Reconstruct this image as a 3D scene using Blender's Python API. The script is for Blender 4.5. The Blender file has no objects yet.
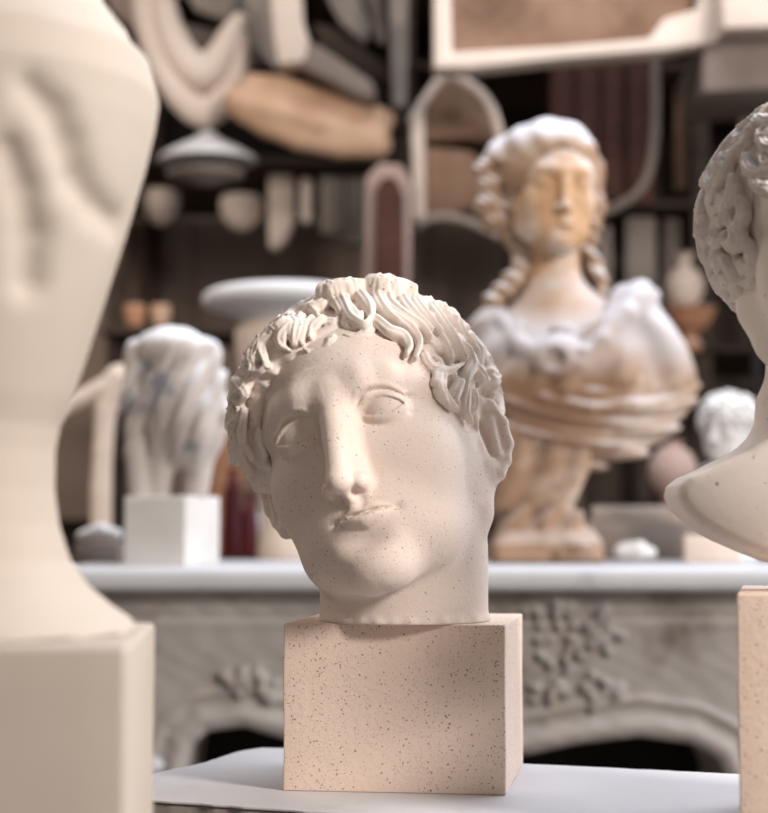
import bpy, math, random
import numpy as np

# ------------------------------------------------------------------ camera
F_PX = 1720.0                      # focal length in pixels of the 768x813 frame
PITCH = math.atan(119 / 1720)
CAM = np.array([0.0, 0.0, 1.16])
FW = np.array([0, math.cos(PITCH), math.sin(PITCH)])
UP = np.array([0, -math.sin(PITCH), math.cos(PITCH)])
TABLE_Z = CAM[2] - 0.207
MANTEL_Z = CAM[2] - 0.062


def ray(px, py):
    return FW + np.array([1, 0, 0]) * (px - 384) / F_PX + UP * (406.5 - py) / F_PX


def at(px, py, d):                 # world point seen at a pixel, at distance d in front of the camera
    r = ray(px, py)
    return CAM + r * (d / r[1])


def on_z(px, py, z):
    r = ray(px, py)
    return CAM + r * ((z - CAM[2]) / r[2])


# ------------------------------------------------------------------ objects
COL = bpy.context.scene.collection


def tag(o, label=None, cat=None, group=None, kind=None):
    if label: o['label'] = label
    if cat: o['category'] = cat
    if group: o['group'] = group
    if kind: o['kind'] = kind
    return o


def empty(name, loc, label=None, cat=None, group=None, rz=0.0):
    o = bpy.data.objects.new(name, None)
    o.empty_display_size = 0.05
    COL.objects.link(o)
    o.location = [float(v) for v in loc]
    o.rotation_euler = (0, 0, rz)
    return tag(o, label, cat, group)


def link_mesh(name, me, mat=None, parent=None, origin=None):
    """Mesh data is in world metres; the object's origin goes to `origin`."""
    o = bpy.data.objects.new(name, me)
    COL.objects.link(o)
    if mat: me.materials.append(mat)
    if origin is None:
        if parent is not None:
            org = np.array(parent.matrix_world_loc) if hasattr(parent, 'matrix_world_loc') else np.array(parent.location)
        else:
            n = len(me.vertices)
            co = np.empty(n * 3, np.float32); me.vertices.foreach_get('co', co); co = co.reshape(-1, 3)
            org = np.array([(co[:, 0].min() + co[:, 0].max()) / 2, (co[:, 1].min() + co[:, 1].max()) / 2, co[:, 2].min()])
    else:
        org = np.array(origin, float)
    from mathutils import Matrix, Vector
    me.transform(Matrix.Translation(Vector([-float(v) for v in org])))
    if parent is None:
        o.location = [float(v) for v in org]
    else:
        o.parent = parent
        pw = world_loc(parent)
        o.location = [float(org[i] - pw[i]) for i in range(3)]
    return o


def world_loc(o):
    p = np.array(o.location)
    while o.parent is not None:
        o = o.parent
        p = p + np.array(o.location)
    return p


def mesh_np(name, V, F, smooth=True):
    """V (n,3) float, F (m,4) or (m,3) int -> mesh data"""
    me = bpy.data.meshes.new(name)
    V = np.asarray(V, float); F = np.asarray(F)
    c = V[F].astype(float) - V.mean(0)
    if np.einsum('ij,ij->i', c[:, 0], np.cross(c[:, 1], c[:, 2])).sum() < 0: F = F[:, ::-1]      # keep faces outward
    V = np.ascontiguousarray(V, np.float32); F = np.ascontiguousarray(F, np.int32)
    me.vertices.add(len(V)); me.vertices.foreach_set('co', V.ravel())
    k = F.shape[1]
    me.loops.add(F.size); me.loops.foreach_set('vertex_index', F.ravel())
    me.polygons.add(len(F))
    me.polygons.foreach_set('loop_start', np.arange(0, F.size, k, dtype=np.int32))
    try: me.polygons.foreach_set('loop_total', np.full(len(F), k, np.int32))
    except Exception: pass
    me.polygons.foreach_set('use_smooth', np.full(len(F), bool(smooth)))
    me.update(calc_edges=True)
    me.validate()
    return me


# ------------------------------------------------------------------ SDF toolkit (numpy, any unit)
def smin(a, b, k):
    h = np.maximum(k - np.abs(a - b), 0) / k
    return np.minimum(a, b) - h * h * (k * .25)


def smax(a, b, k):
    return -smin(-a, -b, k)


def ell(P, c, r):
    r = np.asarray(r, np.float32); q = P - np.asarray(c, np.float32)
    k0 = np.sqrt(((q / r) ** 2).sum(1)) + 1e-6
    k1 = np.sqrt(((q / (r * r)) ** 2).sum(1)) + 1e-9
    return k0 * (k0 - 1) / k1


def sph(P, c, r):
    return np.sqrt(((P - np.asarray(c, np.float32)) ** 2).sum(1)) - r


def cap(P, a, b, ra, rb=None):
    rb = ra if rb is None else rb
    a = np.asarray(a, np.float32); b = np.asarray(b, np.float32); ba = b - a
    q = P - a
    t = np.clip(q @ ba / max(float(ba @ ba), 1e-9), 0, 1)
    return np.sqrt(((q - t[:, None] * ba) ** 2).sum(1)) - (ra + (rb - ra) * t)


def chain(P, pts, rs, k=0):
    d = None
    for i in range(len(pts) - 1):
        e = cap(P, pts[i], pts[i + 1], rs[i], rs[i + 1])
        d = e if d is None else (smin(d, e, k) if k else np.minimum(d, e))
    return d


def boxd(P, c, h, r=0.0, rot=None):
    q = P - np.asarray(c, np.float32)
    if rot is not None: q = q @ np.asarray(rot, np.float32)   # rot columns = box axes
    q = np.abs(q) - (np.asarray(h, np.float32) - r)
    return np.sqrt((np.maximum(q, 0) ** 2).sum(1)) + np.minimum(q.max(1), 0) - r


def local_op(P, d, lo, hi, fn):
    """apply d[m] = fn(P[m], d[m]) only inside a box"""
    m = ((P >= np.asarray(lo, np.float32)) & (P <= np.asarray(hi, np.float32))).all(1)
    if m.any():
        idx = np.nonzero(m)[0]
        d[idx] = fn(P[idx], d[idx])
    return d


def mesh_sdf(name, fn, lo, hi, h, band=1.6, B=8):
    """Surface nets of fn over a box, evaluated only near the surface."""
    lo = np.asarray(lo, float); hi = np.asarray(hi, float)
    nb = np.ceil((hi - lo) / (h * B)).astype(int)
    n = nb * B + 1
    H = h * B
    g = [lo[i] + (np.arange(nb[i]) + .5) * H for i in range(3)]
    X, Y, Z = np.meshgrid(*g, indexing='ij')
    C = np.stack([X.ravel(), Y.ravel(), Z.ravel()], 1).astype(np.float32)
    dc = fn(C)
    D = np.repeat(np.repeat(np.repeat(np.where(dc < 0, -9, 9).astype(np.float32).reshape(nb), B, 0), B, 1), B, 2)
    D = np.pad(D, ((0, 1), (0, 1), (0, 1)), mode='edge')
    act = np.nonzero(np.abs(dc) < H * band)[0]
    bi = np.stack(np.unravel_index(act, nb), 1)
    o = np.stack(np.meshgrid(*[np.arange(B + 1)] * 3, indexing='ij'), -1).reshape(-1, 3)
    for s in range(0, len(bi), 1200):
        ijk = (bi[s:s + 1200, None, :] * B + o[None]).reshape(-1, 3)
        v = fn((lo + ijk * h).astype(np.float32))
        D[ijk[:, 0], ijk[:, 1], ijk[:, 2]] = v
    S = D < 0
    # active cells
    c = [S[i:n[0] - 1 + i, j:n[1] - 1 + j, k:n[2] - 1 + k] for i in (0, 1) for j in (0, 1) for k in (0, 1)]
    cnt = sum(a.astype(np.int8) for a in c)
    A = (cnt > 0) & (cnt < 8)
    cells = np.stack(np.nonzero(A), 1)
    ids = np.full(A.shape, -1, np.int32)
    ids[A] = np.arange(len(cells))
    corners = [(i, j, k) for i in (0, 1) for j in (0, 1) for k in (0, 1)]
    val = {q: D[cells[:, 0] + q[0], cells[:, 1] + q[1], cells[:, 2] + q[2]] for q in corners}
    acc = np.zeros((len(cells), 3)); w = np.zeros(len(cells))
    for q in corners:
        for ax in range(3):
            if q[ax]: continue
            p = list(q); p[ax] = 1; p = tuple(p)
            a, b = val[q], val[p]
            m = (a < 0) != (b < 0)
            t = np.where(m, a / np.where(m, a - b, 1), 0)
            pt = np.repeat(np.array(q, float)[None], len(cells), 0); pt[:, ax] = t
            acc[m] += pt[m]; w += m
    V = lo + (cells + acc / w[:, None]) * h
    quads = []
    for ax in range(3):
        u, v = (ax + 1) % 3, (ax + 2) % 3
        sl0 = [slice(None)] * 3; sl1 = [slice(None)] * 3
        sl0[ax] = slice(0, n[ax] - 1); sl1[ax] = slice(1, n[ax])
        a, b = S[tuple(sl0)], S[tuple(sl1)]
        E = np.stack(np.nonzero(a != b), 1)
        E = E[(E[:, u] > 0) & (E[:, u] < n[u] - 1) & (E[:, v] > 0) & (E[:, v] < n[v] - 1)]
        ina = a[E[:, 0], E[:, 1], E[:, 2]]
        def cid(du, dv):
            e = E.copy(); e[:, u] -= du; e[:, v] -= dv
            return ids[e[:, 0], e[:, 1], e[:, 2]]
        q = np.stack([cid(1, 1), cid(0, 1), cid(0, 0), cid(1, 0)], 1)
        q[~ina] = q[~ina][:, ::-1]
        quads.append(q)
    Q = np.concatenate(quads)
    Q = Q[(Q >= 0).all(1)]
    return V, Q


def catmull(pts, n=4):
    P = np.asarray(pts, float)
    if len(P) < 3: 
        return np.stack([P[0] + (P[-1] - P[0]) * t for t in np.linspace(0, 1, n + 1)])
    E = np.concatenate([[2 * P[0] - P[1]], P, [2 * P[-1] - P[-2]]])
    out = []
    for i in range(1, len(E) - 2):
        for t in np.arange(n) / n:
            a, b, c, d = E[i - 1], E[i], E[i + 1], E[i + 2]
            out.append(.5 * (2 * b + (c - a) * t + (2 * a - 5 * b + 4 * c - d) * t * t + (3 * b - a - 3 * c + d) * t ** 3))
    out.append(P[-1])
    return np.array(out)


def sdf_grad(fn, P, e=1.0):
    P = np.asarray(P, np.float32); g = np.zeros_like(P)
    for i in range(3):
        o = np.zeros(3, np.float32); o[i] = e
        g[:, i] = fn(P + o) - fn(P - o)
    return g / (np.linalg.norm(g, axis=1, keepdims=True) + 1e-9)


class Lock:
    """a carved strand of hair: a flattened, tapering, grooved ribbon along a curve that lies on a surface"""
    def __init__(s, pts, nrm, a, b, pitch=0.0, depth=0.0, taper=(.7, 1, .25)):
        s.p = np.asarray(pts, np.float32); s.n = np.asarray(nrm, np.float32)
        m = len(s.p); t = np.linspace(0, 1, m)
        prof = np.interp(t, [0, .4, 1], taper)
        s.a = (a * prof).astype(np.float32); s.b = (b * (0.55 + .45 * prof)).astype(np.float32)
        s.pitch, s.depth = pitch, depth
        R = a * 1.15 + 4
        s.lo = s.p.min(0) - R; s.hi = s.p.max(0) + R

    def eval(s, Q):
        best = np.full(len(Q), 1e3, np.float32)
        for i in range(len(s.p) - 1):
            p0, p1 = s.p[i], s.p[i + 1]; ba = p1 - p0; L2 = float(ba @ ba)
            if L2 < 1e-6: continue
            q = Q - p0
            tr = q @ ba / L2; t = np.clip(tr, 0, 1)
            d = q - t[:, None] * ba
            T = ba / math.sqrt(L2)
            N = s.n[i] + (s.n[i + 1] - s.n[i]) * .5; N = N - T * (N @ T); N /= np.linalg.norm(N) + 1e-9
            Sd = np.cross(T, N)
            u = d @ Sd; v = d @ N; w = d @ T
            a = s.a[i] + (s.a[i + 1] - s.a[i]) * t; b = s.b[i] + (s.b[i + 1] - s.b[i]) * t
            k = np.sqrt((u / a) ** 2 + (v / b) ** 2 + (w / a) ** 2)
            e = (k - 1) * np.minimum(a, b)
            if s.depth:
                e = e + s.depth * (0.5 - 0.5 * np.cos(2 * np.pi * u / s.pitch)) * np.clip(a / s.a.max() * 1.3 - .25, 0, 1)
            best = np.minimum(best, e)
        return best


def apply_locks(P, d, locks, k):
    for L in locks:
        d = local_op(P, d, L.lo, L.hi, lambda q, dd, L=L: smin(dd, L.eval(q), k))
    return d
FAST_DEV = False

# ------------------------------------------------------------------ materials
def new_mat(name, color=(.5, .5, .5), rough=.8, spec=.25):
    m = bpy.data.materials.new(name); m.use_nodes = True
    nt = m.node_tree; b = nt.nodes['Principled BSDF']
    b.inputs['Base Color'].default_value = (*color, 1)
    b.inputs['Roughness'].default_value = rough
    b.inputs['Specular IOR Level'].default_value = spec
    return m, nt, b


def node(nt, t, **kw):
    n = nt.nodes.new(t)
    for k, v in kw.items():
        if k in n.inputs: n.inputs[k].default_value = v
        else: setattr(n, k, v)
    return n


def ramp(nt, stops, src=None):
    r = nt.nodes.new('ShaderNodeValToRGB'); cr = r.color_ramp
    while len(cr.elements) < len(stops): cr.elements.new(.5)
    for e, (p, c) in zip(cr.elements, stops):
        e.position = p; e.color = (c, c, c, 1) if isinstance(c, (int, float)) else (*c, 1)
    if src is not None: nt.links.new(src, r.inputs['Fac'])
    return r


def mixc(nt, fac, a, b, mode='MIX'):
    m = nt.nodes.new('ShaderNodeMix'); m.data_type = 'RGBA'; m.blend_type = mode
    for inp, v in ((m.inputs['Factor'], fac), (m.inputs['A'], a), (m.inputs['B'], b)):
        if hasattr(v, 'links'): nt.links.new(v, inp)
        elif isinstance(v, (int, float)): inp.default_value = v
        else: inp.default_value = (*v, 1)
    return m.outputs['Result']


def math_n(nt, op, a, b=None):
    m = nt.nodes.new('ShaderNodeMath'); m.operation = op
    for inp, v in ((m.inputs[0], a), (m.inputs[1], b)):
        if v is None: continue
        if hasattr(v, 'links'): nt.links.new(v, inp)
        else: inp.default_value = v
    return m.outputs[0]


def stone(name, c1, c2, pit=0.0, pit_scale=260, pit_col=(.12, .08, .05), dust_light=0.0, dust_light_col=(.75, .75, .78),
          mottle=(), mottle_scale=9, bump=.15, bump_scale=140, rough=.85, pit_cluster=.5, noise_scale=6, sss=0.0, upper=None):
    """plaster / stone: two-tone noise, sparse pits, stains and a dusty, partly painted-skylight tone on upward faces (object space, metres)"""
    m, nt, b = new_mat(name, c1, rough)
    tc = node(nt, 'ShaderNodeTexCoord').outputs['Object']
    n1 = node(nt, 'ShaderNodeTexNoise', Scale=noise_scale, Detail=6.0, Roughness=.6); nt.links.new(tc, n1.inputs['Vector'])
    col = mixc(nt, ramp(nt, [(.35, 0.0), (.65, 1.0)], n1.outputs['Fac']).outputs['Color'], c1, c2)
    for i, (mc, lo, hi) in enumerate(mottle):
        nm = node(nt, 'ShaderNodeTexNoise', Scale=mottle_scale * (1 + .7 * i), Detail=5.0, Roughness=.65); nt.links.new(tc, nm.inputs['Vector'])
        mp = node(nt, 'ShaderNodeMapping'); mp.inputs['Location'].default_value = (3.1 * i + 1, 2.2 * i, i * 5.0)
        nt.links.new(tc, mp.inputs['Vector']); nt.links.new(mp.outputs[0], nm.inputs['Vector'])
        col = mixc(nt, ramp(nt, [(lo, 0.0), (hi, 1.0)], nm.outputs['Fac']).outputs['Color'], col, mc)
    if upper:      # paler colour over one zone of the height (object z from upper[0] to upper[1])
        sz = nt.nodes.new('ShaderNodeSeparateXYZ'); nt.links.new(tc, sz.inputs[0])
        mr = nt.nodes.new('ShaderNodeMapRange'); nt.links.new(sz.outputs['Z'], mr.inputs[0])
        mr.inputs[1].default_value = upper[0]; mr.inputs[2].default_value = upper[1]
        nu = node(nt, 'ShaderNodeTexNoise', Scale=7.0, Detail=4.0); nt.links.new(tc, nu.inputs['Vector'])
        pale = mixc(nt, ramp(nt, [(.52, 0.0), (.68, 1.0)], nu.outputs['Fac']).outputs['Color'], upper[2], upper[3])
        col = mixc(nt, mr.outputs[0], col, pale)
    height = node(nt, 'ShaderNodeTexNoise', Scale=bump_scale, Detail=4.0, Roughness=.6); nt.links.new(tc, height.inputs['Vector'])
    hsrc = height.outputs['Fac']
    if pit:
        cl = node(nt, 'ShaderNodeTexNoise', Scale=22.0, Detail=2.0); nt.links.new(tc, cl.inputs['Vector'])
        clr = ramp(nt, [(pit_cluster - .12, .25), (pit_cluster + .12, 1.0)], cl.outputs['Fac']).outputs['Color']
        tot = None
        for sc, th, wt in ((pit_scale, .22, 1.0), (pit_scale * 2.1, .26, .8)):
            dn = node(nt, 'ShaderNodeTexNoise', Scale=sc * 1.6, Detail=2.0); nt.links.new(tc, dn.inputs['Vector'])
            vm = nt.nodes.new('ShaderNodeMixRGB'); vm.inputs[0].default_value = .0022
            vm.blend_type = 'ADD'; nt.links.new(tc, vm.inputs[1]); nt.links.new(dn.outputs['Color'], vm.inputs[2])
            v = node(nt, 'ShaderNodeTexVoronoi', Scale=sc); nt.links.new(vm.outputs[0], v.inputs['Vector'])
            rn = math_n(nt, 'FRACT', math_n(nt, 'MULTIPLY', node_sep(nt, v.outputs['Color']), 7.13))
            keep = math_n(nt, 'LESS_THAN', rn, math_n(nt, 'MULTIPLY', clr, pit))
            rad = math_n(nt, 'MULTIPLY', node_sep(nt, v.outputs['Color'], 1), th * 1.2)
            dot = math_n(nt, 'LESS_THAN', v.outputs['Distance'], math_n(nt, 'ADD', rad, th * .4))
            dd = math_n(nt, 'MULTIPLY', math_n(nt, 'MULTIPLY', dot, keep), wt)
            tot = dd if tot is None else math_n(nt, 'MAXIMUM', tot, dd)
        col = mixc(nt, math_n(nt, 'MULTIPLY', tot, .72), col, pit_col)
        hsrc = math_n(nt, 'SUBTRACT', hsrc, math_n(nt, 'MULTIPLY', tot, 1.5))
    if dust_light:  # pale dusty tone, partly cool skylight painted onto upward faces
        g = node(nt, 'ShaderNodeNewGeometry'); sp = nt.nodes.new('ShaderNodeSeparateXYZ'); nt.links.new(g.outputs['Normal'], sp.inputs[0])
        dz = math_n(nt, 'ADD', sp.outputs['Z'], math_n(nt, 'MULTIPLY', math_n(nt, 'SUBTRACT', n1.outputs['Fac'], .5), .8))
        col = mixc(nt, math_n(nt, 'MULTIPLY', ramp(nt, [(.22, 0.0), (.62, 1.0)], dz).outputs['Color'], dust_light), col, dust_light_col)
    nt.links.new(col, b.inputs['Base Color'])
    bp = node(nt, 'ShaderNodeBump', Strength=bump, Distance=.0015); nt.links.new(hsrc, bp.inputs['Height'])
    nt.links.new(bp.outputs['Normal'], b.inputs['Normal'])
    if sss:
        b.inputs['Subsurface Weight'].default_value = sss
        b.inputs['Subsurface Radius'].default_value = (.008, .005, .003)
        b.inputs['Subsurface Scale'].default_value = 1.0
    return m


def node_sep(nt, src, ch=0):
    s = nt.nodes.new('ShaderNodeSeparateColor'); nt.links.new(src, s.inputs[0])
    return s.outputs[ch]


def wood(name, c1, c2, scale=(2, 2, 14), rough=.7):
    m, nt, b = new_mat(name, c1, rough)
    tc = node(nt, 'ShaderNodeTexCoord').outputs['Object']
    mp = node(nt, 'ShaderNodeMapping'); mp.inputs['Scale'].default_value = scale; nt.links.new(tc, mp.inputs['Vector'])
    n = node(nt, 'ShaderNodeTexNoise', Scale=3.0, Detail=6.0, Roughness=.65, Distortion=.6); nt.links.new(mp.outputs[0], n.inputs['Vector'])
    nt.links.new(mixc(nt, ramp(nt, [(.35, 0.0), (.68, 1.0)], n.outputs['Fac']).outputs['Color'], c1, c2), b.inputs['Base Color'])
    bp = node(nt, 'ShaderNodeBump', Strength=.25, Distance=.002); nt.links.new(n.outputs['Fac'], bp.inputs['Height'])
    nt.links.new(bp.outputs['Normal'], b.inputs['Normal'])
    return m


M = {}
M['head'] = stone('cream_plaster', (.77, .655, .58), (.82, .71, .635), pit=.17, pit_scale=540, bump=.28, bump_scale=260, rough=.8)
M['hair'] = stone('cream_plaster_hair', (.77, .67, .595), (.82, .73, .665), pit=.05, pit_scale=420, bump=.12, bump_scale=220, dust_light=.15, dust_light_col=(.78, .76, .76))
M['block'] = stone('speckled_stone', (.80, .635, .53), (.86, .705, .60), pit=.42, pit_scale=430, pit_col=(.14, .08, .05), bump=.3, bump_scale=200, pit_cluster=.42)

# ------------------------------------------------------------------ the portrait head in the middle (local mm: x right, f forward, z up)
def rot_ypr(yaw, pitch, roll):
    c, s = math.cos, math.sin
    Rz = np.array([[c(yaw), -s(yaw), 0], [s(yaw), c(yaw), 0], [0, 0, 1]])
    Rx = np.array([[1, 0, 0], [0, c(pitch), -s(pitch)], [0, s(pitch), c(pitch)]])
    Ry = np.array([[c(roll), 0, s(roll)], [0, 1, 0], [-s(roll), 0, c(roll)]])
    return Ry @ Rx @ Rz


class Pose:
    def __init__(s, yaw, pitch, roll, scale, T):
        s.R = rot_ypr(*[math.radians(v) for v in (yaw, pitch, roll)])
        s.s = scale / 1000; s.T = np.asarray(T, float)
    def to_world(s, L):            # L = (x, f, z) mm
        P = np.stack([L[:, 0], -L[:, 1], L[:, 2]], 1) * s.s
        return P @ s.R.T + s.T
    def to_local(s, W):
        P = ((W - s.T) @ s.R) / s.s
        return np.stack([P[:, 0], -P[:, 1], P[:, 2]], 1)


def lid_curve(m, u, l):
    """upper and lower lid edge heights at distance m from the face's middle"""
    t = np.clip((m - 30.5) / 15.5, -1, 1)
    return 23.3 + u * (1 - t * t) ** .8 - 1.2 * t, 22.6 - l * (1 - t * t) - 1.2 * t


def face_skin(P, ear=True):
    """classical face: cranium, jaw, brow, nose, lids, lips, ears"""
    x, f, z = P[:, 0], P[:, 1], P[:, 2]
    A = P.copy(); A[:, 0] = np.abs(x)                      # mirrored
    d = ell(P, (0, -18, 42), (76, 98, 80))
    d = smin(d, ell(P, (0, 22, 6), (66, 63, 87)), 14)
    d = smin(d, ell(P, (0, 30, 48), (62, 56, 50)), 14)
    jaw = chain(A, [(56, -8, -22), (51, 4, -48), (32, 44, -65), (8, 66, -73)], [20, 17, 16, 18], 6)
    d = smin(d, jaw, 24)
    d = smin(d, ell(P, (0, 36, -44), (50, 47, 40)), 16)
    d = smin(d, ell(A, (26, 48, -56), (30, 34, 26)), 14)
    d = smin(d, ell(A, (36, 52, -12), (29, 26, 32)), 20)
    d = smin(d, ell(P, (0, 77, -74), (23, 19, 18)), 15)
    d = smin(d, ell(P, (0, 60, -46), (36, 29, 30)), 18)
    def face_only(q, dd):
        B = q.copy(); B[:, 0] = np.abs(q[:, 0]); ax = B[:, 0]
        # brow ridge
        br = chain(B, [(6, 80, 40), (22, 80, 44.5), (38, 73, 44), (53, 57, 34)], [8, 8, 7.5, 6], 4)
        dd = smin(dd, br, 14)
        # sockets
        dd = smax(dd, -ell(B, (30, 99, 23), (19, 17, 12.5)), 9)
        dd = smax(dd, -ell(B, (16.5, 100, 22), (7, 19, 9)), 8)
        # nose: a broad flat Greek ridge
        N = q.copy(); N[:, 0] = (N[:, 0] + 2.6 * np.clip((34 - N[:, 2]) / 50, 0, 1)) * .98
        Nw = N.copy(); Nw[:, 0] = np.abs(Nw[:, 0])
        nb = chain(N, [(0, 84, 44), (0, 91.5, 22), (0, 104, -14)], [7.5, 6.8, 7.4], 4)
        nb = smin(nb, ell(N, (0, 107, -21.5), (8.6, 9.8, 7.6)), 5)
        nb = smin(nb, chain(q, [(0, 78, 34), (0, 86, 10), (0, 89, -16)], [12, 10.5, 11.5], 4), 7)
        nb = smin(nb, ell(Nw, (10.4, 94.5, -22.8), (5.6, 9, 6.2)), 3)
        nb = smin(nb, cap(N, (0, 101, -26), (0, 90, -30.5), 4, 4.6), 4)
        dd = smin(dd, nb, 7)
        dd = smax(dd, -ell(Nw, (6.2, 98, -30.5), (3.0, 6, 3.0)), 2.5)
        # eyeballs and lids
        ball = ell(B, (31, 66, 22.3), (18.5, 17.3, 16.5))
        dd = smin(dd, ball, 1.2)
        up, lo = lid_curve(ax, 7.4, 5.2)
        zz = q[:, 2]
        al = np.maximum(zz - up, lo - zz)
        edge = np.maximum(ax - 47.5, 13.8 - ax)
        lid = np.maximum(ell(B, (31, 66, 22.3), (20.4, 18.7, 18.3)), np.maximum(-al, edge * .5))
        dd = smin(dd, lid, 1.3)
        # upper-lid fold, lips, philtrum as relief on the face
        X, Zq = q[:, 0], zz
        fm = np.clip((q[:, 1] - 55) / 10, 0, 1)
        mk = np.clip((ax - 13) / 5, 0, 1) * np.clip((53 - ax) / 6, 0, 1)
        fold = up + 4.6 + .6 * np.clip((ax - 30) / 16, 0, 1)
        h = -2.0 * np.exp(-((Zq - fold) / 1.25) ** 2) * mk + .8 * np.exp(-((Zq - fold - 3.2) / 2.2) ** 2) * mk
        h += .7 * np.exp(-((Zq - up - 1.2) / 1.3) ** 2) * mk
        h += -.9 * np.exp(-((Zq - lo + 5.5) / 1.6) ** 2) * mk
        X = X - 4.0; ax = np.abs(X); r = np.clip(ax / 22.0, 0, 1)
        z0 = -43.2 + .6 * np.exp(-(ax - 7) ** 2 / 26) - .3 * np.exp(-(ax / 4) ** 2) - 1.2 * r ** 2
        Hu = 7.2 * (1 - np.minimum(r, .999) ** 2.2) * (1 - .16 * np.exp(-(ax / 3.5) ** 2)) + .01
        Hl = 11.0 * (1 - np.clip(ax / 20.0, 0, 1) ** 2.0) + .01
        tu = np.clip((Zq - z0) / Hu, 0, 1); tl = np.clip((z0 - Zq) / Hl, 0, 1)
        h += 2.8 * (1 - r ** 3) * np.abs(np.sin(np.pi * tu ** .55)) ** .9 * (tu < 1) * (tu > 0)
        h += 6.2 * (1 - r ** 1.7) * np.abs(np.sin(np.pi * tl ** .62)) ** .8 * (tl < 1) * (tl > 0)
        h += -2.2 * np.exp(-((Zq - z0) / 1.5) ** 2) * np.clip((24 - ax) / 4, 0, 1)
        h += -1.0 * np.exp(-((ax - 23) / 3.2) ** 2 - ((Zq + 45) / 4) ** 2)
        zt = np.clip((Zq - z0 - Hu) / 2, 0, 1) * np.clip((-30.5 - Zq) / 2, 0, 1)
        h += zt * (-.8 * np.exp(-(X / 3.4) ** 2) + .4 * np.exp(-((ax - 5.5) / 2.4) ** 2))
        dd = dd - h * fm * .85
        dd = smax(dd, -ell(q, (0, 101, -60.5), (18, 10, 5)), 11)
        # old mould seam across the forehead
        fs = [(-58, 66), (-50, 72), (-40, 77.5), (-26, 82), (-12, 85), (-4, 86.5)]
        zs = [44, 55, 60, 62, 63, 62]
        xs = [p[0] for p in fs]
        c = np.interp(q[:, 0], xs, zs)
        g = np.exp(-((zz - c) / 1.3) ** 2) * np.interp(q[:, 0], [-58, -48, -12, -2], [0, 1, 1, 0]) * (q[:, 1] > 30)
        dd = dd - .75 * g
        return dd
    d = local_op(P, d, (-64, 36, -80), (64, 140, 72), face_only)
    # ears: plane leans out and back
    def ears(q, dd):
        B = q + np.array([6, 0, -7], np.float32) if q[0, 0] < 0 else q.copy(); B[:, 0] = np.abs(B[:, 0])
        o = np.array([68.0, 2.0, -1.0], np.float32)
        e1 = np.array([.62, -.785, 0], np.float32); nn = np.array([.785, .62, 0], np.float32)
        w = B - o
        u = (w @ e1) * 1.12; v = (w[:, 2] - 1) * 1.06 + .12 * u; n = w @ nn
        E = np.stack([u, n, v], 1)
        e = ell(E, (15, -1, 3), (17, 5, 29))
        e = smin(e, ell(E, (8, 0, -23), (9.5, 5, 11)), 8)
        hel = chain(E, [(6, 2, 10), (5, 2, 22), (13, 2.5, 30), (24, 2.5, 27), (31, 2.5, 14), (31, 2.5, -2), (25, 2, -15), (16, 1.5, -26)],
                    [3.5, 4, 4.6, 5, 5.2, 5, 4.4, 4], 3)
        e = smin(e, hel, 5)
        e = smin(e, cap(E, (20, 2, 15), (17, 2, -12), 4, 4), 5)           # antihelix
        e = smax(e, -ell(E, (10.5, 6.5, 0), (5.6, 9.5, 16)), 2)             # concha
        e = smin(e, ell(E, (1.5, 3, -5), (4, 4, 7)), 4)                   # tragus
        return smin(dd, e, 5)
    if ear:
        d = local_op(P, d, (50, -50, -50), (125, 40, 50), ears)
        d = local_op(P, d, (-125, -50, -50), (-50, 40, 50), ears)
    return d


CAP_C, CAP_R = (-6.5, -20, 46), (92, 104, 85)
on_cap = lambda A: bool((np.abs(ell(A.astype(np.float32), CAP_C, CAP_R)) < 7).all())


def hair_cap(P, grow=2.5):
    ax = np.abs(P[:, 0]); f, z = P[:, 1], P[:, 2]
    d = ell(P, CAP_C, CAP_R)
    q = ((ax / 63) ** 3 + (np.abs(z - 2) / 73) ** 3) ** (1 / 3.0)
    face = np.maximum((q - 1) * 60, 24 - f)
    d = smax(d, -face, 6)
    d = smax(d, -np.maximum(z - 8, -22 - f), 5)
    d = smax(d, -58 - z, 4)
    A = P.copy(); A[:, 0] = ax
    return smax(d, -ell(A, (88, -10, 2), (20, 22, 33)), 4)


FRINGE = [(-22, 66, 92), (-40, 58, 84), (-56, 46, 70), (-69, 33, 52), (-77, 22, 34), (-80, 14, 20), (-80, 10, 12)]


def hair_base(P):
    """scalp mass with the thick roll of hair that frames the temple"""
    fr = chain(P, FRINGE, [9, 13, 15, 15, 14, 12, 8], 6)
    return smin(hair_cap(P), fr, 8)


# pose solved from the photographed eyes, nose, mouth and ears
HP = Pose(-15, -10, -15, 1.17, CAM + np.array([-0.001, 1.42, 0.0458]))
BLOCK_Z = None


def march(fn, pose, px, py, lift, n=220, d0=1.18, d1=1.62):
    """first point of the local surface seen along a pixel's ray (or the nearest miss)"""
    r = ray(px, py)
    t = np.linspace(d0, d1, n)
    W = CAM + r[None] * (t / r[1])[:, None]
    L = pose.to_local(W).astype(np.float32)
    v = fn(L) - lift
    i = np.nonzero(v < 0)[0]
    if len(i) and i[0] > 0:
        i = i[0]; a = v[i - 1] / (v[i - 1] - v[i])
        return L[i - 1] + (L[i] - L[i - 1]) * a, True
    j = int(np.argmin(v))
    return L[j] , False


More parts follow.
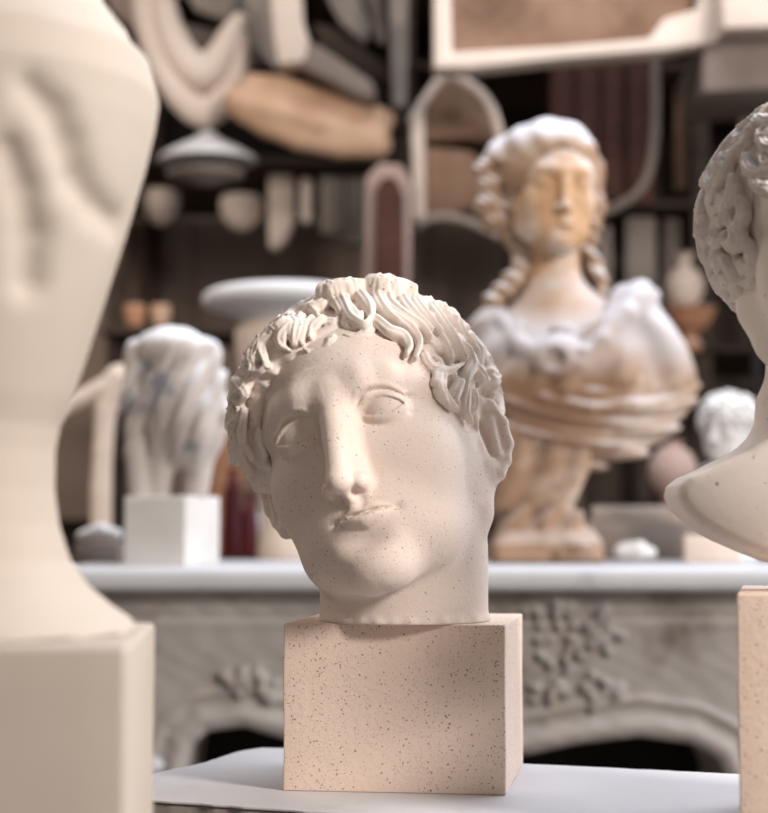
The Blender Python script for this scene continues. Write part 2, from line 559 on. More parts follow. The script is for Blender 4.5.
HAIR_PX = [  # (pixel polyline on the photographed head, half width mm, half thickness mm, lift mm)
 ([(257,313),(260,299.5),(272,287.7),(289.6,282.5),(304,285)], 6, 8, 6),
 ([(278,299.5),(292.6,297),(309,299)], 6, 7, 3),
 ([(270.5,316),(258.7,318.7),(260,327.5),(272,331)], 4, 5, 2),
 ([(289.6,317),(283.7,318.7),(275,324.6),(269,329)], 4.5, 5, 2),
 ([(272,333),(256,339),(247.6,352.6),(251,367),(262,371),(269,364)], 4.5, 5, 2),
 ([(274,341),(264.6,349.6),(266.8,360),(270,367)], 3.5, 4.5, 1),
 ([(289.6,329),(283.7,336),(283.7,345),(290,350)], 4, 4.5, 1),
 ([(297,322),(293,334),(294,346)], 4, 4.5, 1),
 ([(304,320),(298,331.6),(297,346)], 3.5, 4.5, 1),
 ([(313,323),(304,334),(303,345)], 4, 4, 1),
 ([(323,322),(314,331),(312,340)], 3.5, 3.5, 1),
 ([(238,323),(245,320),(254,324.6),(251,333)], 4.5, 5, 2),
 ([(232,343.7),(236.5,335),(244,338),(242,347)], 4.5, 5, 2),
 ([(225,358),(227,347),(232,342)], 4, 5, 2),
 ([(238,352.6),(231,364),(229,382)], 4, 5, 2),
 ([(245,357),(241,373),(244,390)], 4.5, 5, 2),
 ([(223,364),(221,384)], 4, 5, 2),
 ([(229,380),(229,395),(236,403),(241,393)], 3.8, 4.5, 2),
 ([(242,384),(250,393),(246,402)], 3.5, 4, 1),
 ([(222.5,396),(226.7,410),(235,414),(241,406)], 3.8, 4.5, 2),
 ([(223,413),(231,427),(241,421),(246,409)], 3.8, 4.5, 1.5),
 ([(229,426),(235,446),(241,459)], 4, 4.5, 1),
 ([(238,430),(245.6,452),(256,470)], 4, 4, 1),
 ([(250,411),(247.7,437),(258,456)], 3.6, 3.5, 1),
 ([(316,281),(330,276),(347,273.5),(361,279)], 6, 8, 5),
 ([(304,293),(316,287.5),(334,287.5)], 5, 6, 3),
 ([(290,298.7),(307,296)], 4.5, 5, 2),
 ([(307,304),(321.5,296),(336,297),(345,307),(352,321),(364.5,329),(371,320)], 4.5, 5, 2),
 ([(313,309),(325,303),(335,306),(341,316)], 4.5, 4, 1),
 ([(337,290),(347,288.7),(359,298.7),(369,311),(371,321)], 5.5, 6, 3),
 ([(307,307),(319,318)], 3, 3.5, 1),
 ([(353,313),(359,321),(362,317)], 3, 4, 1),
 ([(370,282),(379,276),(392,278),(403.6,286),(412,297)], 6.5, 9, 6),
 ([(376,292),(378,305),(386,317),(397,326)], 4.5, 5.5, 3),
 ([(387,297),(390,310),(403,321),(418,330),(427,341)], 4.5, 6, 3),
 ([(381.5,303),(386,315),(398,324),(409.5,332),(417,344),(412.4,362)], 4, 5, 2),
 ([(399,298),(406,313),(417,324),(428,334)], 4.2, 6, 3),
 ([(375,322),(388,334),(401,339),(407,349),(404,358)], 4.2, 4.5, 1),
 ([(412,298),(415,311),(426,324),(437,336)], 4.5, 6.5, 3),
 ([(423,301),(429,314),(439,328),(451,344),(460,362)], 4.5, 6.5, 3),
 ([(436,304),(446,300),(457,306),(463,318),(465,332)], 5.5, 8, 4),
 ([(443,308),(449,323),(457,336),(468,348)], 4.5, 6.5, 3),
 ([(439,341),(445,354),(448,363)], 3.2, 4.5, 1.5),
 ([(451,344),(462,353),(467,368),(464,381)], 4, 5.5, 2),
 ([(466,344),(474,356),(475,371)], 4, 5.5, 2),
 ([(432,384),(436,375),(448,371),(458,366)], 3.6, 4.5, 1),
 ([(438,379),(436,391),(444,404),(451,411)], 4.5, 5, 1),
 ([(456.5,384),(451,396),(453,409)], 4, 4.5, 1),
 ([(461.6,353),(468,364),(462,378),(460,393)], 4.5, 5, 1.5),
 ([(468,366),(478,380),(479,395)], 4.5, 5.5, 2),
 ([(484,374),(491,381),(494,390)], 5, 6, 2),
 ([(463,391),(461.6,408),(467,421)], 4, 4, .5),
 ([(470,395),(471,410)], 4, 4, .5),
]


SNAILS = [  # (pixel, radius mm, start angle, turns, handedness): ringlets round the brow and temple
 (239,330,10,3.6,.80,1), (257,350,11.5,-1.9,.85,-1), (233,358,10,-2.9,.8,-1), (245,380,10.5,-2.2,.85,-1), (227,388,9.5,-2.6,.8,-1),
 (241,408,10,-2.2,.85,-1), (228,418,9,-2.6,.8,-1), (243,436,9.5,-2.2,.8,-1), (236,452,8.5,-2.4,.8,-1), 
 (262,320,10.5,3.4,.85,1), (280,300,12,3.6,.8,1), (476,342,9,-1.4,.8,1), (488,364,9,-1.4,.8,1), (457,316,11,-2.6,.8,1), (491,386,8,-1.4,.8,1),
 (302,291,11,3.2,.8,1), (396,286,12,-2.8,.8,1), (340,281,11,3.2,.8,1), (426,297,10,-2.4,.8,1)]


def snail_locks(fn, pose, seed=8):
    rnd = random.Random(seed); out = []
    cc = np.array([372.0, 400.0])
    for cx, cy, r, a0, turns, sg in SNAILS:
        p = np.array([cx, cy], float); v = cc - p; v /= np.linalg.norm(v)
        for k in range(16):
            q, hit = march(fn, pose, p[0] + v[0] * k * 2, p[1] + v[1] * k * 2, .5)
            if hit: break
        c = q.astype(float); n = sdf_grad(fn, c[None], 2)[0]
        vx = pose.to_local((pose.T + np.array([1.0, 0, 0]))[None])[0]; vz = pose.to_local((pose.T + np.array([0, 0, 1.0]))[None])[0]
        e1 = vx - n * (vx @ n); e1 /= np.linalg.norm(e1); e2 = -vz - n * (-vz @ n); e2 -= e1 * (e1 @ e2); e2 /= np.linalg.norm(e2)
        pts = []
        for i in range(22):
            t = i / 21; g = a0 + sg * turns * 2 * math.pi * t; rr = r * (1 - .42 * t)
            w = c + (e1 * math.cos(g) + e2 * math.sin(g)) * rr
            for _ in range(2):
                gg = sdf_grad(fn, w[None], 1.5)[0]; w = w - gg * (float(fn(w[None].astype(np.float32))[0]) - 1.6 - 1.8 * t)
            pts.append(w)
        pts = np.array(pts); N = sdf_grad(fn, pts, 2.5)
        out.append(Lock(pts, N, 4.3, 6.2, 3.0, 1.3, taper=(.6, 1, .5)))
    return out


def px_locks(fn, pose, spec, pitch=3.5, depth=1.1, seed=3, sc=1.0, d0=1.18, d1=1.62):
    rnd = random.Random(seed); out = []
    for poly, a, b, lift in spec:
        pts = []; sh = []
        for p in catmull(poly, 4):                    # keep every point on the visible flank of the skull
            v = np.array([372.0, 400.0]) - p; v /= np.linalg.norm(v)
            for k in range(16):
                if march(fn, pose, p[0] + v[0] * k * 2, p[1] + v[1] * k * 2, min(lift, 4) * .4, d0=d0, d1=d1)[1]: break
            if k: k += 1.5
            sh.append(k); pts.append(p + v * k * 2)
        if min(sh) > 4 and lift < 5 or (poly[0][0] < 262 and max(sh) > 3): continue
        L = np.array([march(fn, pose, p[0], p[1], min(lift, 4) * .4, d0=d0, d1=d1)[0] for p in pts], np.float32)
        N = sdf_grad(fn, L, 1.5)
        v = fn(L); mx = 6.0
        L = L - N * np.maximum(v - mx, 0)[:, None]; N = sdf_grad(fn, L, 1.5)
        L = L + N * (8.0 if lift >= 5 else 4.4 if poly[0][0] < 262 else 2.8)
        out.append(Lock(L, N, a * sc * 1.3, b * sc * 1.1, pitch + rnd.random() * .8, depth if a > 3 else .4, taper=(.75, 1, .35)))
    return out


def walk_locks(fn, starts, n, step, a, b, lift, rnd, flow, curl=.5, pitch=3.2, depth=.9, ok=None):
    """locks that creep over the surface from each start along `flow`, curling as they go"""
    out = []
    for st in starts:
        p = np.array(st, np.float32); pts = []; ns = []
        k = (rnd.random() - .5) * 2 * curl; k += math.copysign(curl * .5, k)
        dirv = None; ang = 0
        g = sdf_grad(fn, p[None], 1.5)[0]
        dirv = flow(p, rnd)
        for i in range(n):
            for _ in range(2):
                v = float(fn(p[None].astype(np.float32))[0]); g = sdf_grad(fn, p[None], 1.5)[0]; p = p - g * (v - lift)
            pts.append(p.copy()); ns.append(g.copy())
            t = dirv - g * (dirv @ g); t /= np.linalg.norm(t) + 1e-9
            s = np.cross(g, t)
            c, sn = math.cos(k * (i / n + .2)), math.sin(k * (i / n + .2))
            dirv = t * c + s * sn
            p = p + dirv * step
        if ok is not None and not ok(np.array(pts)): continue
        out.append(Lock(pts, ns, a * rnd.uniform(.8, 1.2), b * rnd.uniform(.8, 1.2), pitch, depth))
    return out


def fib_dirs(n, off=.5):
    i = np.arange(n) + off
    z = 1 - 2 * i / n; r = np.sqrt(1 - z * z); a = i * 2.399963
    return np.stack([r * np.cos(a), r * np.sin(a), z], 1)


def scalp_starts(fn, n, C=None, R=None, off=.5):
    out = []; c = np.array(C or CAP_C, float); R = np.array(R or CAP_R, float)
    for dv in fib_dirs(n, off):
        t = np.linspace(1.25, .85, 60)
        Pn = (c + t[:, None] * (dv * R)).astype(np.float32)
        v = fn(Pn); i = np.nonzero(v < 0)[0]
        if len(i) and t[i[0]] > .90 and Pn[i[0]][2] > -42: out.append((Pn[i[0]].astype(float), dv))
    return out


# ---- plinth block under the head: corners traced on the table plane
def quad_block_corners():
    fl = on_z(283, 793, TABLE_Z); fr = on_z(506, 795.5, TABLE_Z); br = on_z(523, 764.4, TABLE_Z)
    ey = br - fr; dep = float(np.linalg.norm(ey)); n = ey / dep
    g = math.atan2(n[0], n[1]) - math.radians(1.2)
    ax = np.array([math.cos(g), -math.sin(g), 0])
    w = 0; t = np.linspace(.12, .22, 400)
    px = [384 + F_PX * (fr[0] - k * ax[0]) / ((fr[1] - k * ax[1]) * math.cos(PITCH) + (TABLE_Z - CAM[2]) * math.sin(PITCH)) for k in t]
    w = float(t[int(np.argmin(np.abs(np.array(px) - 283)))])
    return fr - ax * w, ax, n, w, dep


def round_block(name, fl, ax, ay, w, dep, hgt, mat, parent=None, r=.0018, label=None, wob=.00018, seg=24, seed=1):
    """a cut stone block: slightly uneven faces, worn arrises"""
    rnd = np.random.RandomState(seed)
    c = fl + ax * w / 2 + ay * dep / 2; R = np.stack([ax, ay, np.array([0, 0, 1.0])], 1)
    bm = __import__('bmesh').new()
    import bmesh
    bmesh.ops.create_cube(bm, size=1.0)
    for v in bm.verts:
        v.co.x *= w; v.co.y *= dep; v.co.z = (v.co.z + .5) * hgt
    bmesh.ops.bevel(bm, geom=list(bm.edges), offset=r, segments=3, profile=.6, affect='EDGES')
    bmesh.ops.subdivide_edges(bm, edges=[e for e in bm.edges if e.calc_length() > .03], cuts=9, use_grid_fill=True)
    for v in bm.verts:
        k = v.co * 60
        v.co.x += wob * math.sin(k.y * 1.3 + k.z) ; v.co.y += wob * math.sin(k.x + k.z * .7)
    from mathutils import Matrix
    Mx = Matrix(((R[0, 0], R[0, 1], 0, c[0]), (R[1, 0], R[1, 1], 0, c[1]), (0, 0, 1, c[2]), (0, 0, 0, 1)))
    bm.transform(Mx)
    me = bpy.data.meshes.new(name); bm.to_mesh(me); bm.free()
    for p in me.polygons: p.use_smooth = True
    try: me.set_sharp_from_angle(angle=.6)
    except Exception: pass
    return link_mesh(name, me, mat, parent)


def build_head():
    global BLOCK_Z
    fl, ax, ay, w, dep = quad_block_corners()
    fr = fl + ax * w
    # block height from the photographed front-right arris
    d = fr[1]; top = at(504.5, 625, d)
    hgt = top[2] - TABLE_Z; BLOCK_Z = top[2]
    print('block', fl, w, dep, hgt)
    c = fl + ax * w / 2 + ay * dep / 2
    root = empty('portrait_bust', (c[0], c[1], TABLE_Z),
                 'curly-haired plaster head tilted to one side, mounted on a speckled beige stone block', 'sculpture')
    round_block('stone_block', fl, ax, ay, w, dep, hgt, M['block'], root)
    # neck in world: upright, cut flat on the block
    nd = 1.402
    xl, xr = at(318, 612, nd), at(490, 612, nd)
    nc = (xl + xr) / 2; nr = (xr[0] - xl[0]) / 2 * 1000
    print('neck', nc, nr)
    def neck(L):
        W = (HP.to_world(L) - np.array([nc[0], nc[1], BLOCK_Z])) * 1000
        W = W.astype(np.float32)
        rx = nr - 1.5 + np.clip(5 - W[:, 2], 0, 5) ** 2 * .05 + np.clip(W[:, 2] - 60, 0, 200) * -.10 + 1.0 * np.exp(-((W[:, 2] - 3) / 3.5) ** 2) * (1 + .8 * np.sin(W[:, 0] * .35) * np.sin(W[:, 0] * .13 + 1))
        k = np.sqrt((W[:, 0] / rx) ** 2 + (W[:, 1] / (rx * .97)) ** 2)
        dd = (k - 1) * rx
        dd = np.maximum(dd, W[:, 2] - 150)
        return dd / HP.s / 1000, -W[:, 2] / HP.s / 1000
    def skin(L):
        L = L.astype(np.float32)
        d = face_skin(L)
        nk, flo = neck(L)
        d = smin(d, nk.astype(np.float32), 6)
        return smax(d, flo.astype(np.float32), 1.5)
    h = .95 if not FAST_DEV else 1.5
    V, Q = mesh_sdf('head', skin, (-115, -125, -150), (115, 125, 130), h)
    me = mesh_np('head', HP.to_world(V), Q)
    link_mesh('head', me, M['head'], root)
    # hair
    base = lambda L: np.minimum(hair_base(L.astype(np.float32)), face_skin(L.astype(np.float32)) - 1.0)
    hl = px_locks(base, HP, HAIR_PX, depth=1.0)
    hl += snail_locks(hair_base, HP)
    rnd = random.Random(5)
    starts = []; under = []
    for p, dv in scalp_starts(hair_cap, 260):
        W = HP.to_world(p[None])[0]
        n = HP.R @ np.array([dv[0] / 83, -dv[1] / 103, dv[2] / 86]); view = CAM - W
        facing = (n @ view) / (np.linalg.norm(n) * np.linalg.norm(view))
        if facing > .12 and p[0] < -5 and p[1] > -60: continue
        if facing > .30 and p[1] > -60: under.append(p)       # a low under-layer where the traced locks lie
        else: starts.append(p)
    def flow(p, r):
        v = p - np.array([0, -60, 125.0]); return np.array([v[0] + r.uniform(-40, 40), v[1], v[2] - 50 + r.uniform(-20, 20)]) / 100
    hl2 = walk_locks(hair_cap, starts, 8, 6.0, 6.5, 6.0, 1.5, rnd, flow, curl=1.1, ok=on_cap)
    hl3 = walk_locks(hair_cap, under, 7, 4.6, 5.0, 3.6, .2, rnd, flow, curl=1.1, ok=on_cap)
    print('locks', len(hl), len(hl2), len(hl3))
    def hair(L):
        L = L.astype(np.float32)
        d = hair_base(L) + .8
        g = np.arctan2(L[:, 0], L[:, 1] + 40) * 34 + 5 * np.sin(L[:, 2] * .11 + L[:, 0] * .03)
        d = d + .9 * np.sin(g * .9)
        d = apply_locks(L, d, hl2, 1.6)
        d = apply_locks(L, d, hl3, 1.2)
        d = apply_locks(L, d, hl, 1.4)
        A = L.copy(); A[:, 0] = np.abs(A[:, 0])
        return smax(d, -ell(A, (90, -6, 4), (22, 24, 34)), 2.5)
    V, Q = mesh_sdf('hair', hair, (-118, -145, -75), (118, 118, 160), .8)
    me = mesh_np('hair', HP.to_world(V), Q)
    link_mesh('hair', me, M['hair'], root)
    return root


build_head()

# ------------------------------------------------------------------ the other busts
M['left'] = stone('warm_cast_plaster', (.48, .42, .36), (.53, .47, .405), bump=.05, rough=.75)
M['right'] = stone('pale_plaster', (.78, .70, .64), (.84, .76, .70), pit=.05, pit_scale=300, bump=.15, bump_scale=200)
M['rhair'] = stone('pale_plaster_hair', (.66, .60, .56), (.76, .70, .66), bump=.2, bump_scale=160, dust_light=.35)
BR1, BR2, BR3, BR4 = (.27, .16, .10), (.42, .28, .185), (.54, .43, .35), (.12, .065, .04)
M['patina'] = stone('ochre_patina', BR1, BR2, dust_light=.9, dust_light_col=(.66, .66, .70), bump=.2, bump_scale=60,
                    mottle=((BR3, .50, .66), (BR4, .58, .74)), mottle_scale=7, noise_scale=5)
M['patina_low'] = stone('ochre_patina_foot', BR1, BR2, dust_light=.25, dust_light_col=(.66, .66, .70), bump=.2, bump_scale=60,
                    mottle=((BR3, .54, .70), (BR4, .54, .72)), mottle_scale=8, noise_scale=5)
M['lady_mantle'] = stone('white_upper_mantle', BR1, BR2, dust_light=.7, dust_light_col=(.60, .60, .65), bump=.2, bump_scale=60,
                    mottle=((BR3, .50, .66), (BR4, .58, .74)), mottle_scale=7, noise_scale=5, upper=(.30, .36, (.49, .45, .45), (.44, .29, .18)))
M['patina_face'] = stone('ochre_patina_skin', (.46, .26, .13), (.56, .37, .23), dust_light=.6, dust_light_col=(.70, .70, .74), bump=.1, bump_scale=60,
                         mottle=(((.62, .53, .46), .48, .62), ((.42, .24, .12), .56, .76)), mottle_scale=9, upper=(.44, .38, (.66, .64, .66), (.55, .42, .32)))
M['white'] = stone('dusty_white_plaster', (.58, .56, .54), (.70, .68, .66), dust_light=.6, dust_light_col=(.80, .82, .86), bump=.2, bump_scale=50)
M['torso'] = stone('dusty_drapery_plaster', (.40, .35, .32), (.56, .51, .47), dust_light=.85, dust_light_col=(.78, .80, .85), bump=.2, bump_scale=50,
                   mottle=(((.20, .20, .23), .58, .68),), mottle_scale=12)


def poly_sdf(x, y, pts):
    """signed distance to a closed 2-D polygon"""
    p = np.asarray(pts, np.float32); n = len(p)
    d = np.full(x.shape, 1e9, np.float32); s = np.ones(x.shape, np.float32)
    for i in range(n):
        a = p[i]; b = p[i - 1]; ex, ey = b - a
        wx, wy = x - a[0], y - a[1]
        t = np.clip((wx * ex + wy * ey) / max(ex * ex + ey * ey, 1e-9), 0, 1)
        d = np.minimum(d, (wx - ex * t) ** 2 + (wy - ey * t) ** 2)
        c1 = y >= a[1]; c2 = y < b[1]; c3 = ex * wy > ey * wx
        fl = (c1 & c2 & c3) | (~c1 & ~c2 & ~c3)
        s = np.where(fl, -s, s)
    return s * np.sqrt(d)


def rev(W, c, prof, ky=1.0):
    """solid of revolution about a vertical axis; prof = [(r, z)...] closed to the axis, mm"""
    q = W - np.asarray(c, np.float32)
    r = np.sqrt(q[:, 0] ** 2 + (q[:, 1] / ky) ** 2)
    z0, z1 = prof[0][1], prof[-1][1]
    pts = [(-50, z0)] + list(prof) + [(-50, z1)]
    return poly_sdf(r, q[:, 2], pts)


def px_prof(d, ax_px, pts):
    """[(px, py)] silhouette traced at distance d -> [(r mm, z mm rel. camera)]"""
    return [(abs(at(px, py, d)[0] - at(ax_px, py, d)[0]) * 1000, (at(px, py, d)[2]) * 1000) for px, py in pts]


def mm(pose, L): return pose.to_world(L) * 1000


def stack_to(P, f): return f(P.astype(np.float32))


# ---- left foreground: large smooth cast, out of focus
def build_left():
    fr = at(127, 647, .80); bk = at(155, 622, 1.0)
    topz = (fr[2] + bk[2]) / 2
    ey = np.array([bk[0] - fr[0], bk[1] - fr[1], 0]); dep = float(np.linalg.norm(ey)); ay = ey / dep
    ax = np.array([ay[1], -ay[0], 0]); w = .20
    zb = topz - .22
    fl = np.array([fr[0], fr[1], zb]) - ax * w
    c = fl + ax * w / 2 + ay * dep / 2
    root = empty('portrait_bust', (c[0], c[1], zb), 'large smooth cream plaster bust on a square block, blurred in the left foreground', 'sculpture')
    round_block('plaster_block', fl, ax, ay, w, dep, .22, M['left'], root, r=.004, seed=4)
    d = .90; axp = -66
    pr = px_prof(d, axp, [(40, 665), (139, 637), (128, 622), (110, 610), (85, 588), (66, 562), (54, 525), (49, 490), (49, 450), (53, 425), (66, 395), (80, 350), (95, 300), (110, 250), (123, 205), (134, 165), (143, 125), (147, 95), (138, 60)])
    pr = pr + [(40, pr[-1][1] + 60)]
    cx = at(axp, 400, d)[0] * 1000; cy = (fr[1] + dep / 2) * 1000 + 4
    pose = Pose(-62, 4, 0, 1.12, at(axp - 86, 160, d) + np.array([0, (cy / 1000 - d), 0]))
    bz = topz * 1000
    crease = []
    def fn(L):
        W = mm(pose, L).astype(np.float32); L = L.astype(np.float32)
        n = rev(W, (cx, cy, 0), pr, .92) / (pose.s * 1000)
        dd = smin(face_skin(L), n, 16)
        hr = hair_cap(L)
        a = np.arctan2(L[:, 0], L[:, 2] - 60) * 16
        hr = hr - 3 + 1.6 * np.sin(a + L[:, 1] * .05) + .8 * np.sin(a * 2.3)
        o = smax(smin(dd, n, 8), (bz - W[:, 2]) / (pose.s * 1000), 1)
        for c in crease: o = smax(o, -chain(L, c, [.5, 1.5, 2.5, 2.5, 1.5, .5][:len(c)], 4), 16)
        return o, hr, n
    h = 2.0
    def hairf(L):
        _, hr, n = fn(L)
        W = mm(pose, L).astype(np.float32)
        cut = (at(0, 400, d)[2] * 1000 - W[:, 2]) / (pose.s * 1000)
        fr_ = (L[:, 1] - 10 - np.clip(L[:, 2] + 40, 0, 60) * .5).astype(np.float32)
        n2 = smax(n - 1.0, smax(cut, fr_, 10), 16)
        r = smin(hr + 2, n2, 34)
        for c in crease:
            r = smax(r, -chain(L.astype(np.float32), c, [.5, 1.5, 2.5, 2.5, 1.5, .5][:len(c)], 4), 16)
        return r
    cr = [[march(hairf, pose, px, py, -1, d0=.6, d1=1.1)[0] for px, py in pl] for pl in ([(30, 88), (52, 112), (66, 145), (74, 178), (92, 205), (112, 222)], [(8, 150), (22, 190), (30, 235), (28, 280)])]
    crease += cr
    sk = lambda L: fn(L)[0]
    h = 2.0
    V, Q = mesh_sdf('h', sk, (-150, -150, -270), (150, 150, 140), h)
    link_mesh('head', mesh_np('head', pose.to_world(V), Q), M['left'], root)
    V, Q = mesh_sdf('h', hairf, (-140, -160, -170), (140, 120, 160), h)
    link_mesh('hair', mesh_np('hair', pose.to_world(V), Q), M['left'], root)
    return root, zb, c


# ---- right foreground: curly head on a rounded bust cut, cropped by the frame
def build_right():
    d = 1.20; axp = 856
    blk_l = on_z(737, 900, TABLE_Z)
    fl = at(738, 700, 1.13); fl = np.array([fl[0], fl[1], TABLE_Z])
    topz = at(738, 594, 1.13)[2]
    w = .17; dep = .17
    g = math.radians(-13); ax = np.array([math.cos(g), math.sin(g), 0]); ay = np.array([-math.sin(g), math.cos(g), 0])
    c = fl + ax * w / 2 + ay * dep / 2
    root = empty('curly_bust', (c[0], c[1], TABLE_Z), 'pale curly-haired plaster bust on a tall speckled block, cut off by the right edge', 'sculpture')
    round_block('stone_block', fl, ax, ay, w, dep, topz - TABLE_Z, M['block'], root, seed=7)
    cyw = c[1]
    pts = [(825, 596), (822, 588), (830, 580), (826, 572), (800, 568), (767, 561), (748, 554), (718, 541), (693, 526), (677, 511), (671, 498), (672, 488), (678, 480), (700, 470), (733, 453.5), (757, 437), (766, 425), (769, 405), (768, 380), (758, 350)]
    pr = px_prof(d, axp, pts); zt = topz * 1000
    # socle foot meets the block
    pr[0] = (pr[0][0] + 6, zt); pr[1] = (pr[1][0] + 6, zt + 6)
    pr = pr + [(30, pr[-1][1] + 20)]
    cx = at(axp, 400, d)[0] * 1000; cy = cyw * 1000
    pose = Pose(-3, -4, -6, .97, at(838, 270, d) + np.array([0, cyw - d, 0]))
    S = pose.s * 1000
    na, nb = np.array([cx, cy + 12, at(axp, 440, d)[2] * 1000]), mm(pose, np.array([[0, -14.0, -20]]))[0]
    # bust cut: a shield-shaped chest with a thin lower lip, traced on its left edge and mirrored about the neck
    edge = [(856, 572), (826, 572), (800, 568), (767, 561), (748, 554), (718, 541), (693, 526), (677, 511), (670, 497), (672, 486), (682, 478), (700, 470), (733, 454), (757, 438), (768, 424), (772, 400), (856, 400)]
    shp = [(-abs((at(px, py, d)[0]) * 1000 - cx) if px < 856 else 0.0, at(px, py, d)[2] * 1000) for px, py in edge]
    zc_ = at(axp, 480, d)[2] * 1000
    foot = px_prof(d, axp, [(818, 596), (818, 590), (826, 586), (832, 580), (830, 560)])
    foot[0] = (foot[0][0], zt)
    def sk(L):
        W = mm(pose, L).astype(np.float32); L = L.astype(np.float32)
        u = -np.abs(W[:, 0] - cx)
        sil = poly_sdf(u, W[:, 2], shp)
        back = W[:, 1] - (cy + 40)
        front = ell(W, (cx, cy + 22, zc_ + 22), (175, 78, 118))
        n = smax(sil, smax(front, back, 10), 7)
        n = np.minimum(n, rev(W, (cx, cy, 0), foot)) / S
        nn = cap(W, na, nb, 61, 52) / S
        dd = smin(n, nn, 26)
        return smax(smin(face_skin(L, ear=False), dd, 10), (zt - W[:, 2]) / S, .8)
    lo = (-190, -170, -250); hi = (190, 170, 150)
    V, Q = mesh_sdf('h', sk, lo, hi, 1.5)
    link_mesh('head', mesh_np('head', pose.to_world(V), Q), M['right'], root)
    RC, RR = (-1, -17, 43), (86, 103, 84)
    def rcap(P):
        P = P.astype(np.float32)
        q = ((np.abs(P[:, 0]) / 66) ** 3 + (np.abs(P[:, 2] - 2) / 74) ** 3) ** (1 / 3.0)
        e = smax(ell(P, RC, RR), -np.maximum((q - 1) * 60, 16 - P[:, 1]), 6)
        return smax(e, -40 - P[:, 2] - .3 * P[:, 1], 5)
    rok = lambda A: bool((np.abs(ell(A.astype(np.float32), RC, RR)) < 7).all())
    rnd = random.Random(11)
    st = [p for p, _ in scalp_starts(rcap, 330, RC, RR)]
    def flow(p, r):
        v = p - np.array([0, -50, 130.0]); v = v / np.linalg.norm(v)
        return np.array([v[0] + r.uniform(-.35, .35), v[1] + .25 + r.uniform(-.3, .3), v[2] - .5])
    locks = walk_locks(rcap, st, 9, 5.0, 6.2, 7.0, 3.2, rnd, flow, curl=.95, pitch=3.2, depth=1.8, ok=rok)
    def hf(L):
        L = L.astype(np.float32)
        return apply_locks(L, rcap(L) + 1.5, locks, .9)
    V, Q = mesh_sdf('h', hf, (-118, -145, -75), (118, 118, 160), 1.25)
    link_mesh('hair', mesh_np('hair', pose.to_world(V), Q), M['rhair'], root)


